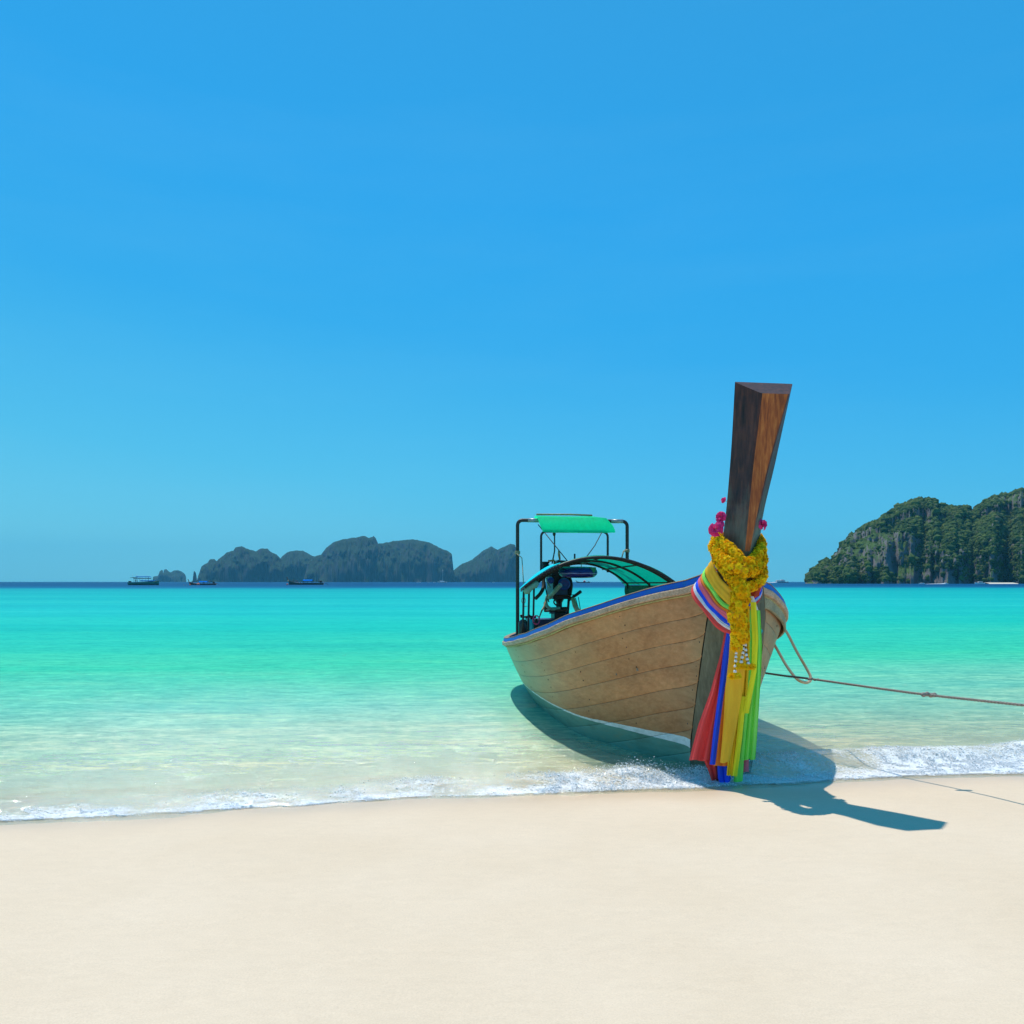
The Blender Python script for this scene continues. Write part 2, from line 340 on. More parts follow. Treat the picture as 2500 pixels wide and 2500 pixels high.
# ------------------------------------------------------------------ surf foam
def band(x):
    return np.interp(x, [-4, -3, -.8, .5, 1.3, 3, 4.6, 8], [.40, .50, .58, .70, .85, .95, 1.05, 1.1])
ICO_V = None
def ico():
    import bmesh
    bm = bmesh.new(); bmesh.ops.create_icosphere(bm, subdivisions=1, radius=1)
    V = np.array([v.co[:] for v in bm.verts]); F = np.array([[v.index for v in f.verts] for f in bm.faces]); bm.free(); return V, F
def build_foam():
    m = bpy.data.materials.new('sea_foam'); t = nodes(m); o = N(t, 'ShaderNodeOutputMaterial')
    p = N(t, 'ShaderNodeBsdfPrincipled'); p.inputs['Base Color'].default_value = (.97, .97, .97, 1); p.inputs['Roughness'].default_value = .4; p.inputs['Specular IOR Level'].default_value = .2
    trl = N(t, 'ShaderNodeBsdfTranslucent'); trl.inputs[0].default_value = (.9, .96, .98, 1)
    mx = N(t, 'ShaderNodeMixShader'); mx.inputs[0].default_value = .15
    t.links.new(p.outputs[0], mx.inputs[1]); t.links.new(trl.outputs[0], mx.inputs[2]); t.links.new(mx.outputs[0], o.inputs[0])
    IV = np.array([(1, 0, 0), (-1, 0, 0), (0, 1, 0), (0, -1, 0), (0, 0, 1), (0, 0, -1)], float); IF = np.array([(0, 2, 4), (2, 1, 4), (1, 3, 4), (3, 0, 4), (2, 0, 5), (1, 2, 5), (3, 1, 5), (0, 3, 5)])
    n = 60000
    x = RNG.uniform(-5.2, 7.2, n*5); q = RNG.beta(1.5, 1.9, n*5); d = -.03+q*band(x)
    y = shore(x)+d
    dens = fbm(x*2.2, y*3.5, 4, 61, .6); dens2 = fbm(x*9, y*14, 3, 66, .6)
    splash = np.exp(-((x-1.25)/.32)**2)*np.exp(-((q-.55)/.3)**2)+.5*np.exp(-((x-.8)/.5)**2)
    rightb = np.clip((x-2.3)/1.2, 0, 1)
    edge = np.exp(-((q-.05)/.06)**2)*.25
    pr = np.clip((dens-.40+.10*rightb+.12*splash+edge*.5+.07*np.exp(-((q-.18)/.16)**2))*4, 0, 1)*np.clip((dens2-.38)*4.5, 0, 1)
    pr *= np.clip(1.25-q, 0, 1)
    k = RNG.random(n*5) < pr; x, y, d, q, splash, dens = [a[k][:n] for a in (x, y, d, q, splash, dens)]
    n = len(x)
    size = RNG.gamma(2.0, .0011, n)+.0013
    zz = np.maximum(water_z(x, y), sand_z(x, y))+size*.3+RNG.exponential(.003, n)*np.clip((dens-.45)*6, .1, 1.3)+splash*RNG.exponential(.022, n)+.035*np.clip(dens-.47, 0, 1)
    V = IV[None]*size[:, None, None]*RNG.uniform(.6, 1.25, (n, 1, 3))*np.array([1.2, 1.2, .7]); 
    V = V+np.stack([x, y, zz], -1)[:, None, :]
    F = IF[None]+(np.arange(n)*len(IV))[:, None, None]
    tag(npmesh('foam', V.reshape(-1, 3), F.reshape(-1, 3), m), 'white bubbly foam of the little wave breaking on the sand', 'foam', kind='stuff')
    # froth film under the bubbles: a thin lumpy sheet with holes
    xs = np.arange(-6, 8, .02); qs = np.linspace(-.05, 1, 46)
    X = np.repeat(xs[:, None], len(qs), 1); Q = np.repeat(qs[None], len(xs), 0)
    Dd = Q*band(X); Y = shore(X)+Dd
    L = fbm(X*7, Y*9, 4, 71, .6)
    Z = np.maximum(water_z(X, Y), sand_z(X, Y))+.004+.014*np.clip(L-.42, 0, 1)*np.clip(1.1-Q, .1, 1)
    cover = (fbm(X*2.2, Y*3.5, 4, 61, .6)-.29+.13*np.clip((X-2.2)/1.2, 0, 1)+.10*np.exp(-((X-1.1)/.6)**2)+.07*np.exp(-((Q-.04)/.07)**2))-1.1*np.clip(Q-.6, 0, 1)-.15*np.clip(Q-.4, 0, 1)-.3*(Q < -.0)+.16*np.exp(-((Q-.16)/.16)**2)
    m2 = bpy.data.materials.new('froth_film'); t = nodes(m2); o = N(t, 'ShaderNodeOutputMaterial')
    p = N(t, 'ShaderNodeBsdfPrincipled'); p.inputs['Base Color'].default_value = (.95, .96, .96, 1); p.inputs['Roughness'].default_value = .5; p.inputs['Specular IOR Level'].default_value = .2
    tl_ = N(t, 'ShaderNodeBsdfTranslucent'); tl_.inputs[0].default_value = (.96, .97, .97, 1); pm = N(t, 'ShaderNodeMixShader'); pm.inputs[0].default_value = .12; t.links.new(p.outputs[0], pm.inputs[1]); t.links.new(tl_.outputs[0], pm.inputs[2])
    tr = N(t, 'ShaderNodeBsdfTransparent'); mx = N(t, 'ShaderNodeMixShader')
    c = N(t, 'ShaderNodeAttribute', attribute_name='cover').outputs['Fac']
    f1 = noise(t, (1, 1.5, 1), 26, 6, .72, dist=.6)
    vo = N(t, 'ShaderNodeTexVoronoi', feature='DISTANCE_TO_EDGE'); vo.inputs['Scale'].default_value = 34
    tc = N(t, 'ShaderNodeTexCoord'); t.links.new(tc.outputs['Object'], vo.inputs['Vector'])
    lace = math_(t, 'SUBTRACT', .10, vo.outputs['Distance'])
    al = math_(t, 'ADD', math_(t, 'ADD', math_(t, 'MULTIPLY', c, 2.2), math_(t, 'MULTIPLY', math_(t, 'SUBTRACT', f1, .52), 2.4)), math_(t, 'MULTIPLY', lace, 1.6))
    al = math_(t, 'MULTIPLY', al, 1.0, clamp=True)
    t.links.new(math_(t, 'MULTIPLY', al, .9), mx.inputs[0]); t.links.new(tr.outputs[0], mx.inputs[1]); t.links.new(pm.outputs[0], mx.inputs[2])
    t.links.new(bump(t, f1, .25, .005), p.inputs['Normal']); t.links.new(mx.outputs[0], o.inputs[0])
    tag(npmesh('froth', np.stack([X, Y, Z], -1).reshape(-1, 3), gridfaces(*X.shape), m2, attrs={'cover': cover}), 'thin lacy froth washing over the waterline', 'froth', kind='stuff')
build_foam()

# ------------------------------------------------------------------ the big longtail boat
PSI = math.radians(8); OX, OY = 1.9, 7.4
boat = empty('longtail_boat', (OX, OY, 0), -(math.pi/2-PSI))
tag(boat, 'large wooden longtail boat beached in the foreground with tall dark prow', 'boat', 'longtail boats')
def P(s, y, z): return Vector((-s, y, z))                # local: s metres aft of the foot, y to port
BM = Matrix.LocRotScale(Vector((OX, OY, 0)), Matrix.Rotation(-(math.pi/2-PSI), 3, 'Z').to_quaternion(), Vector((1, 1, 1)))
def Wd(s, y, z): return BM @ P(s, y, z)                  # the same point in the world
BI = BM.inverted()
def loc(u, v, Y): return BI @ at(u, v, Y)                # surveyed point in boat space

KS = [-.4, -.15, .2, .6, 1.1, 1.8, 2.6, 3.6, 4.6, 5.6, 6.4, 6.9, 7.15]
KB = [.22, .26, .56, .86, 1.12, 1.28, 1.36, 1.375, 1.34, 1.23, 1.02, .72, .45]
ZS = [-.4, -.1, .32, .72, 1.1, 1.67, 2.4, 3.28, 3.96, 4.8, 5.6, 6.4, 7.15]
ZG = [1.70, 1.61, 1.492, 1.373, 1.27, 1.137, 1.008, .897, .828, .763, .72, .72, .75]
WS = [-.4, 0, .57, 1.44, 2.06, 3.39, 4.92, 6.2, 7.15]
WB = [.20, .25, .43, .78, .92, .98, .93, .70, .2]
def smooth_interp(x, xs, ys):
    x = min(max(x, xs[0]), xs[-1]); i = max(0, min(len(xs)-2, int(np.searchsorted(xs, x))-1))
    m = [(ys[min(k+1, len(xs)-1)]-ys[max(k-1, 0)])/(xs[min(k+1, len(xs)-1)]-xs[max(k-1, 0)]) for k in (i, i+1)]
    h = xs[i+1]-xs[i]; t = (x-xs[i])/h
    return (2*t**3-3*t*t+1)*ys[i]+(t**3-2*t*t+t)*h*m[0]+(-2*t**3+3*t*t)*ys[i+1]+(t**3-t*t)*h*m[1]
def zg(s): return smooth_interp(s, ZS, ZG)
# stem rows: front (s, z), front centre, front half width, back (s, z), back centre, back half width
STEM = [(-.20, -.3, -.03, .03, .06, -.3, 0, .275), (-.25, .27, -.03, .03, -.01, .27, 0, .305), (-.42, 1.05, -.045, .03, -.21, 1.05, 0, .28),
        (-.50, 1.42, -.05, .031, -.32, 1.42, 0, .265), (-.66, 1.95, -.056, .033, -.385, 2.095, .014, .172), (-.67, 2.61, .047, .071, -.435, 2.745, .095, .209),
        (-.71, 3.242, .163, .123, -.485, 3.385, .165, .262)]
SZ = [r[5] for r in STEM]
def s0(z): return float(np.interp(z, SZ, [r[4] for r in STEM]))
def stem_hw(z): return float(np.interp(z, SZ, [r[7] for r in STEM]))
def hb(s, z):
    """half beam of the hull's outer face"""
    g = smooth_interp(s, KS, KB); wl = smooth_interp(s, WS, WB); h = zg(s)
    t = z/h
    if t >= 0:
        p = np.interp(s, [0, 1.5, 3.5], [1.05, 1.0, .8]); b = wl+(g-wl)*min(t, 1.1)**p
    else: b = wl*max(.05, 1-(z/-.42)**2*.75)
    k = min(1, max(0, (s-s0(z))/.45)); k = k*k*(3-2*k)
    return stem_hw(z)*(1-k)+b*k if s < .6 else b

M_plank = wood('weathered_teak', (.50, .210, .080), (.40, .16, .058), (.60, .27, .115), (.25, 3.2, 3.2), .45, bmp=.12, wear=.24, wearcol=(.58, .38, .18))
# paint below the waterline, stripe and stern tone are measured up the hull in the boat's own space
def hull_material():
    m = M_plank; t = m.node_tree; p = [n for n in t.nodes if n.type == 'BSDF_PRINCIPLED'][0]
    src = p.inputs['Base Color'].links[0].from_socket
    tc = N(t, 'ShaderNodeTexCoord'); sp = N(t, 'ShaderNodeSeparateXYZ'); t.links.new(tc.outputs['Object'], sp.inputs[0])
    n = noise(t, (1, 1, 1), 6, 5, .6); z = math_(t, 'ADD', sp.outputs[2], math_(t, 'MULTIPLY', math_(t, 'SUBTRACT', n, .5), .02))
    # towards the stern the planks turn a pale green grey
    aft = math_(t, 'MULTIPLY', sp.outputs[0], -1.0)
    stern_tone = math_(t, 'ADD', math_(t, 'MULTIPLY', math_(t, 'SUBTRACT', aft, 1.9), .36), math_(t, 'MULTIPLY', math_(t, 'SUBTRACT', noise(t, (.6, 1, 1), 2.6, 5, .6), .5), .8), clamp=True)
    c = mixc(t, math_(t, 'MULTIPLY', stern_tone, .68), src, (.46, .50, .30))
    zt = math_(t, 'SUBTRACT', .285, math_(t, 'MULTIPLY', math_(t, 'MINIMUM', math_(t, 'MAXIMUM', aft, 0.0), 1.6), .025))
    zb = math_(t, 'ADD', .205, math_(t, 'MULTIPLY', math_(t, 'MINIMUM', math_(t, 'MAXIMUM', aft, 0.0), 1.6), .012))
    isw = math_(t, 'LESS_THAN', z, zt); isg = math_(t, 'LESS_THAN', z, zb)
    dirt = noise(t, (1, 1, 2), 12, 5, .65)
    wc = ramp(t, dirt, [(.3, (.55, .58, .52)), (.6, (.80, .80, .76))]).outputs[0]
    gc = ramp(t, noise(t, (.5, 1, 2.5), 5, 5, .65), [(.3, (.10, .20, .14)), (.55, (.13, .30, .23)), (.75, (.20, .28, .18))]).outputs[0]
    c = mixc(t, isw, c, wc); c = mixc(t, isg, c, gc); t.links.new(c, p.inputs['Base Color'])
hull_material()
M_dark = mat('dark_inner_hull', (.05, .04, .03), .9, .2)
M_rail = wood('grey_rail_wood', (.55, .36, .235), (.33, .21, .13), (.70, .50, .35), (.6, 8, 8), .7, bmp=.6)
M_blue = mat('blue_paint', (.002, .080, .50), .5, .3, 12, (.5, 2, 2), .15, col2=(.006, .13, .45), spec=.3)
M_yel = mat('yellowed_caulk', (.50, .42, .16), .7, .35, 20)

def strakes():
    svals = lambda a: [a+(7.15-a)*(k/44)**1.15 for k in range(45)]
    W0 = .2
    for side in (-1, 1):
        # watertight shell behind the planks
        b = MB(); rows = []
        for z_ in np.linspace(0, 1, 10):
            r = []
            for k in range(45):
                zz0 = -.38; sA = s0(1.7)
                s = sA+(7.15-sA)*(k/44)**1.15; zt = zg(s)+.06; z = zz0+(zt-zz0)*z_
                s = max(s, s0(z)+.0); r.append(P(s, side*max(.01, hb(s, min(z, zg(s)))-.016), z))
            rows.append(r)
        b.grid(rows if side > 0 else rows[::-1]); b.build('inner_skin', M_dark, boat)
        for kk in range(9):
            b = MB(); rows = []
            sts = None
            top_at = lambda s: zg(s)-.012-W0*kk; 
            # start on the stem
            a = s0(zg(-.3)-W0*kk)
            cs = svals(a)
            for s in cs:
                zt = top_at(s); zb = zt-W0
                if zb < -.38: zb = -.38
                if zt < -.3: break
                g = .0010; prof = [(zt-g, -.005), (zt-g-.004, -.002), (zt-g-.012, 0), (zt*.6+zb*.4, .001), (zt*.4+zb*.6, .001), (zb+g+.012, 0), (zb+g+.004, -.002), (zb+g, -.005)]
                st = []
                for z, off in prof:
                    s_ = max(s, s0(z)+.002) if s < .4 else s
                    st.append(P(s_, side*(hb(s_, z)+off), z))
                rows.append(st)
            if len(rows) < 3: continue
            b.grid(rows if side < 0 else [r[::-1] for r in rows])
            b.build('plank', M_plank, boat)
    # transom
    b = MB(); rows = []
    for z_ in np.linspace(0, 1, 6):
        z = -.38+(zg(7.15)+.38)*z_; h = hb(7.15, z); rows.append([P(7.15, -h, z), P(7.17, 0, z), P(7.15, h, z)])
    b.grid(rows); b.build('transom', M_plank, boat)
strakes()

def rail(name, offs, mat_, step=52, a=-.30, both=(-1, 1)):
    for side in both:
        b = MB(); rows = []
        for k in range(step+1):
            s = a+(7.15-a)*k/step; g = hb(s, zg(s)); z = zg(s)
            # direction of the plan curve for an outward normal
            ds = .03; dy = hb(min(s+ds, 7.15), zg(min(s+ds, 7.15)))-hb(s-ds, zg(s-ds)); L = math.hypot(2*ds, dy); nx, ny = -dy/L, 2*ds/L
            wob = .003*math.sin(s*7+side)
            rows.append([P(s+nx*o, side*(g+ny*o), z+(u*float(np.interp(s, [-.3, .5], [1.25, 1.0])) if u > 0 else u)+wob) for o, u in offs])
        b.grid([r if side > 0 else r[::-1] for r in rows], closed_u=True)
        n = len(offs); b.f.append(tuple(range(n))); b.mi.append(0); b.f.append(tuple(step*n+j for j in reversed(range(n)))); b.mi.append(0)
        b.build(name, mat_, boat, smooth=False)
rail('rub_rail', [(.002, .0), (.036, .003), (.046, .010), (.048, .050), (.040, .058), (.002, .059)], M_rail)
rail('blue_gunwale', [(-.045, .060), (.028, .060), (.031, .064), (.027, .102), (.018, .108), (-.04, .108)], M_blue)
rail('gunwale_edge', [(-.05, .109), (.024, .109), (.026, .113), (.020, .118), (-.05, .118)], mat('worn_edge_wood', (.30, .20, .12), .7, .3, 14))
rail('caulk_line', [(.001, -.016), (.014, -.016), (.018, -.008), (.014, -.001), (.001, -.001)], M_yel)
rail('wale', [(.001, -.115), (.020, -.113), (.024, -.105), (.024, -.026), (.018, -.018), (.001, -.017)], wood('olive_wale_wood', (.36, .29, .16), (.22, .17, .09), (.46, .40, .25), (.6, 8, 8), .65, bmp=.5), both=(1,))
# stern end of the gunwale
b = MB()
ends = [P(7.15, y, zg(7.15)+.08) for y in (-.45, 0, .45)]
b.tube(ends, .045, 8); b.build('stern_rail', M_blue, boat)

# nail heads on the planking
def nails():
    b = MB()
    for side in (-1, 1):
        for kk in range(8):
            for s in (-.14, .55, 1.3, 2.3, 3.6):
                for dz in (-.04, -.13):
                    if random.random() < .25: continue
                    ss = s+random.uniform(-.04, .04)+(.0 if kk < 3 else .06*(kk-2)); z = zg(ss)-.2*kk+dz-.02
                    if z < .3 or ss < s0(z)+.03: continue
                    c = P(ss, side*(hb(ss, z)+.001), z); b.ball(c, .0085*random.uniform(.7, 1.2), 6, 4, (1, .5, 1))
    o = b.build('nail_head', mat('dark_nail', (.02, .018, .015), .6), boat); o['kind'] = 'stuff'
nails()

# stem and prow
M_prowside = wood('shaded_prow_wood', (.075, .030, .024), (.022, .014, .014), (.16, .055, .035), (3, 3, .5), .5, bmp=.5)  # prow wood with the shade of its side faces put into the colour
M_prowfront = wood('lit_prow_wood', (.36, .090, .020), (.13, .032, .012), (.58, .20, .045), (5, 5, .5), .35, bmp=.25)  # the same prow wood, front face coloured as lit by sand bounce
M_plate = wood('grey_olive_paint', (.175, .165, .10), (.125, .12, .075), (.235, .22, .14), (4, 4, .7), .6, bmp=.4)
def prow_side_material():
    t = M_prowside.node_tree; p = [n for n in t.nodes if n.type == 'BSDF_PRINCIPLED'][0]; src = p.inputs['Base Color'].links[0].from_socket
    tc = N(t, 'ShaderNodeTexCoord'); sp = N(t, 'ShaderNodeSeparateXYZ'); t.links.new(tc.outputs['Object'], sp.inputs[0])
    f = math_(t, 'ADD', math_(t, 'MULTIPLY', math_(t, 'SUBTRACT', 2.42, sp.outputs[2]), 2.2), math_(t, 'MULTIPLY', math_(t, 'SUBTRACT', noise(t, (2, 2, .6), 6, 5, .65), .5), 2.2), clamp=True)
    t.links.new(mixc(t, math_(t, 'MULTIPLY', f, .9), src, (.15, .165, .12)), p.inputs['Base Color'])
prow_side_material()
def stem():
    # split each section into points: front-left, front-right, back-right, back-left
    def sec(r): fs, fz, fc, fw, bs, bz, bc, bw = r; return [P(fs, fc-fw, fz), P(fs, fc+fw, fz), P(bs, bc+bw, bz), P(bs, bc-bw, bz)]
    def fine(rows, n=5):
        out = []
        for i in range(len(rows)-1):
            for k in range(n):
                t = k/n; out.append(tuple(smooth_interp(i+t, list(range(len(rows))), [r[c] for r in rows]) for c in range(8)))
        out.append(rows[-1]); return out
    R = fine(STEM); lo = R[:21]; hi = R[20:]
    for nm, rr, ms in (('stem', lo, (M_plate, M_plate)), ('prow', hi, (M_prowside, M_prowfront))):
        b = MB()
        S = [sec(r) for r in rr]
        e = .011
        rows = []
        for q in S:   # bevelled section of 8 points
            out = []
            for j in range(4):
                p0 = q[j]; a_ = (q[j-1]-p0).normalized(); c_ = (q[(j+1) % 4]-p0).normalized(); out += [p0+a_*e, p0+c_*e]
            rows.append(out)
        n = 8
        for i in range(len(rows)-1):
            for j in range(n):
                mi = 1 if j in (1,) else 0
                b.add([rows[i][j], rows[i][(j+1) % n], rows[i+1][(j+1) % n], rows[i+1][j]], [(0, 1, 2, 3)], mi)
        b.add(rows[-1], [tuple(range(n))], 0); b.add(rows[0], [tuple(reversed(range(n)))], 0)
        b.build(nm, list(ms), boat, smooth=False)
stem()
# keel shoe under the stem
b = MB(); b.tube([P(-.26, -.03, .20), P(-.24, -.03, .0), P(-.10, -.03, -.16), P(.5, 0, -.30), P(2, 0, -.40)], [.03, .04, .05, .05, .05], 8); b.build('keel', M_dark, boat)

# deck and thwarts
M_deck = wood('grey_deck_board', (.34, .27, .19), (.22, .17, .11), (.45, .38, .28), (5, .8, 5), .75)
for k in range(24):
    s = .5+k*.27; z = .42 if s > 2.2 else .42+(2.2-s)*.26
    h = hb(s+.12, z)-.06
    MB().box(P(s+.13, 0, z), (.262, 2*h, .025)).build('deck_board', M_deck, boat, smooth=False)
for s in (1.9, 3.0, 4.1):
    z = zg(s)-.22; MB().box(P(s, 0, z), (.26, 2*(hb(s, z)-.04), .035)).build('thwart', M_deck, boat, smooth=False)

# ---- hooped frame over the helm
M_pipe = mat('rusty_black_pipe', (.045, .032, .026), .5, .6, 18, (1, 1, 3), .4, metal=.2)
M_steel = mat('galvanised_pipe', (.35, .36, .34), .4, .3, 30, metal=.5)
def hoop(s, hw, ztop, zbase, r, yc=0):
    pts = [P(s, yc-hw, zbase)]+[P(s, yc-hw, zbase+(ztop-.08-zbase)*k/8) for k in range(1, 9)]
    for k in range(1, 6): a = math.pi/2*k/5; pts.append(P(s, yc-hw+.08*(1-math.cos(a)), ztop-.08+.08*math.sin(a)))
    pts2 = [p.copy() for p in pts[::-1]]
    for p in pts2: p.y = 2*yc-p.y
    full = pts+[P(s, yc-hw*.3, ztop), P(s, yc+hw*.3, ztop)]+pts2
    MB().tube(full, r, 8).build('canopy_hoop', M_pipe, boat)
hoop(6.0, .91, 2.69, zg(6)-.12, .029, -.075)
hoop(5.80, .545, 2.50, 1.85, .019, -.09)
for y in (-.72, .66): MB().tube([P(6.0, y-.10, 2.69), P(6.0, y+.10, 2.69)], .0335, 8).build('pipe_sleeve', M_steel, boat)
# green sun sheet over the hoops
M_greentarp = cloth('green_tarp', (.0, 1.0, .42), 1.6)
M_cyan = cloth('turquoise_tarp', (.0, .80, .95), .8)
b = MB(); rows = []
for i, (s, z, y0, y1) in enumerate([(5.765, 2.488, -.61, .57), (5.775, 2.515, -.62, .575), (5.86, 2.61, -.645, .56), (5.94, 2.735, -.67, .47), (6.08, 2.775, -.68, .25), (6.3, 2.77, -.66, .24), (6.55, 2.745, -.62, .24), (6.8, 2.72, -.58, .24)]):
    rows.append([P(s+.004*math.sin(j*.9), y0+(y1-y0)*j/16, z+.0015*math.sin(j*1.7+i)-.008*math.sin(math.pi*j/16)) for j in range(17)])
b.grid(rows); b.build('sun_sheet', M_greentarp, boat)
MB().tube([P(6.1, -.66, 2.795), P(6.1, -.1, 2.80), P(6.1, .27, 2.79)], .016, 6).build('bamboo_pole', mat('bamboo', (.40, .28, .12), .6, .4, 12), boat)

# ---- barrel canopy amidships, ribs, stringers and side net
ARCH = [(4.6, 1.06, 1.62, .43), (5.2, .91, 1.62, .40), (5.8, .75, 1.62, .37)]
def arch_at(s):
    hw = np.interp(s, [4.3, 4.6, 5.8, 6.0], [1.15, 1.12, .77, .72]); ri = np.interp(s, [4.3, 5.8], [.44, .37]); return hw, ri
def arch_pt(s, x, dz=0):
    hw, ri = arch_at(s); return P(s, hw*x+.02, 1.62+ri*(1-abs(x)**2.1)+dz+(.03 if x > .5 else 0)*(abs(x)-.5)*2)
M_under = M_greentarp
b = MB()
ss = np.linspace(4.45, 5.95, 13); rows = [[arch_pt(s, x, .022+.008*math.sin(s*9+x*7)) for x in np.linspace(-1.04, 1.04, 41)] for s in ss]
b.grid(rows); b.build('canopy_cloth', cloth('teal_canopy', (.0, .46, .30), 1.3), boat)
b = MB(); rows = [[arch_pt(s, x, .034+.075*math.sin(math.pi*min(1, (s-4.45)/1.5))*math.sin(math.pi*min(1, (x+1.06)/.55))**.8+.006*math.sin(s*8+x*5)) for x in np.linspace(-1.06, -.52, 16)] for s in ss]
b.grid(rows); b.build('canopy_patch', M_cyan, boat)
for s in (4.45, 4.6, 5.2, 5.8): MB().tube([arch_pt(s, x) for x in np.linspace(-1, 1, 31)], .019 if s > 4.5 else .022, 6).build('canopy_rib', M_pipe, boat)
for x in (-.95, -.5, 0, .5, .95): MB().tube([arch_pt(s, x, -.006) for s in np.linspace(4.45, 5.9, 8)], .012, 6).build('canopy_stringer', M_pipe, boat)
for s, hw, _, _ in ARCH:
    for x in (-1, 1):
        z0_ = zg(s)-.05; top = arch_pt(s, x)
        MB().tube([P(s, top.y+x*.03, z0_), P(s, top.y+x*.01, (z0_+top.z)/2), top], .016, 6).build('canopy_post', M_pipe, boat)
# scalloped fringe on the front left eave
b = MB()
for k in range(14):
    x = -1.05+.035*k; a = arch_pt(4.44, x, .03); c = arch_pt(4.44, x+.03, .03); d_ = Vector((0, 0, -.045)); b.add([a, c, c+d_, (a+c)/2+d_*1.35, a+d_], [(0, 1, 2, 3, 4)])
b.build('fringe', mat('lace_fringe', (.14, .2, .18), .8), boat)
# rolled green plastic tied under the left eave
b = MB(); pts = [arch_pt(4.5, -1.0+.035*k, -.075-.01*math.sin(k*2)) for k in range(6)]
b.tube(pts, [.03, .055, .05, .045, .05, .03], 8); b.build('rolled_curtain', cloth('pale_green_plastic', (.25, .50, .34), .4), boat)
# side net hanging on the port eave
b = MB(); rows = []
for i, s in enumerate(np.linspace(4.6, 5.85, 16)):
    p = arch_pt(s, .985, -.02); rows.append([p+Vector((0, .02*math.sin(i*1.9+k*.7), -.19*k/4*(1+.2*math.sin(i*.8)))) for k in range(5)])
b.grid(rows); b.build('side_net', cloth('dark_green_net', (.03, .16, .11), .4), boat)

# ---- stay lines, pulley, lever
M_rope = mat('tan_rope', (.38, .28, .16), .85, .3, 60)
M_cord = mat('dark_cord', (.03, .035, .03), .8)
def cord(name, pts, r, m, parent=boat, n=5): return MB().tube(pts, r, n).build(name, m, parent)
cord('stay_line', [loc(1314, 1281, 13.2), loc(1352, 1328, 12.8), loc(1388, 1373, 12.2)], .008, M_cord)
cord('stay_line', [loc(1470, 1298, 13.2), loc(1452, 1332, 12.7), loc(1430, 1362, 12.1)], .008, M_cord)
b = MB(); b.ball(loc(1353, 1303, 13.6), .045, 8, 6, (1, .6, 1)); b.tube([loc(1335, 1299, 13.6), loc(1370, 1296, 13.6)], .014, 6); b.build('pulley_block', M_dark, boat)
cord('hoist_line', [loc(1354, 1306, 13.6), loc(1354, 1345, 13.65), loc(1348, 1376, 13.7)], .012, M_cord)
cord('tie_rope', [loc(1262, 1352, 13.1), loc(1274, 1362, 13.05), loc(1276, 1390, 12.9), loc(1278, 1424, 12.6)], .008, M_rope)
b = MB()
for k in range(4): b.tube([P(6.0, -.985+.036*math.cos(a), 2.15+.012*k+.004*math.sin(a)) + Vector((.036*math.sin(a), 0, 0)) for a in np.linspace(0, 6.28, 10)], .008, 5)
b.build('rope_lashing', M_rope, boat)
cord('tie_rope', [loc(1532, 1342, 13.4), loc(1522, 1346, 13.3), loc(1518, 1362, 13.2)], .011, M_rope)
b = MB()
for k in range(4): b.tube([P(6.0, .835+.036*math.cos(a), 2.19+.012*k) + Vector((.036*math.sin(a), 0, 0)) for a in np.linspace(0, 6.28, 10)], .008, 5)
b.build('rope_lashing', M_rope, boat)
MB().tube([loc(1403, 1375, 13.0), loc(1403, 1352, 13.0)], .014, 8).build('exhaust_stub', M_pipe, boat)

# ---- engine on its swivel
eng = empty('engine'); eng.parent = boat; eng.location = (0, 0, 0)
M_iron = mat('oily_black_iron', (.018, .016, .015), .38, .5, 20, bmp=.4, metal=.3)
M_rust = mat('rusty_iron', (.07, .03, .018), .7, .5, 26, bmp=.5)
M_mint = mat('mint_painted_pipe', (.26, .42, .32), .45, .35, 16)
M_eblue = mat('blue_engine_paint', (.01, .05, .30), .35, .3, 20)
def E(u, v, dY=0): return loc(u, v, 13.7+dY)
def ebox(name, u0, v0, u1, v1, d, m, dY=0, rot=0):
    c = E((u0+u1)/2, (v0+v1)/2, dY); k = (13.7+dY)/2000
    MB().box(c, (d, (u1-u0)*k, (v1-v0)*k), Matrix.Rotation(rot, 3, 'X')).build(name, m, eng, smooth=False)
ebox('engine_block', 1342, 1395, 1386, 1462, .55, M_iron)
ebox('cylinder_head', 1340, 1384, 1368, 1410, .5, M_iron, -.02, .05)
ebox('air_box', 1356, 1369, 1386, 1392, .4, M_iron, .02, -.06)
b = MB()
for k in range(5): b.lathe([(.06, 0), (.07, .012), (.06, .026)], 12, E(1332, 1375+7*k, 0))
b.tube([E(1332, 1372), E(1331, 1408)], .055, 10); b.build('air_hose', M_iron, eng)
b = MB(); b.tube([E(1338, 1370, -.05), E(1352, 1368, -.05), E(1356, 1378, -.05)], .02, 6); b.build('fuel_hose', mat('orange_hose', (.45, .13, .03), .5), eng)
MB().ball(E(1342, 1391, -.2), .045, 10, 8).build('filler_cap', mat('yellow_cap', (.75, .60, .15), .5), eng)
MB().lathe([(.0, -.03), (.085, -.03), (.10, -.01), (.10, .03), (.07, .045), (.055, .03), (.02, .04), (0, .04)], 20, E(1377, 1426, -.34), P(-1, 0, 0)).build('flywheel_cover', M_eblue, eng)
MB().lathe([(0, -.03), (.05, -.03), (.055, .02), (.04, .035), (0, .035)], 16, E(1344, 1417, -.32), P(-1, 0, 0)).build('oil_filter', M_eblue, eng)
ebox('radiator_tank', 1356, 1430, 1384, 1452, .12, mat('dark_blue_tank', (.01, .03, .09), .4, .3), -.31)
b = MB(); b.tube([E(1340, 1460, -.4), E(1354, 1444, -.5), E(1368, 1428, -.62)], [.034, .034, .034], 12); b.build('exhaust_pipe', M_mint, eng)
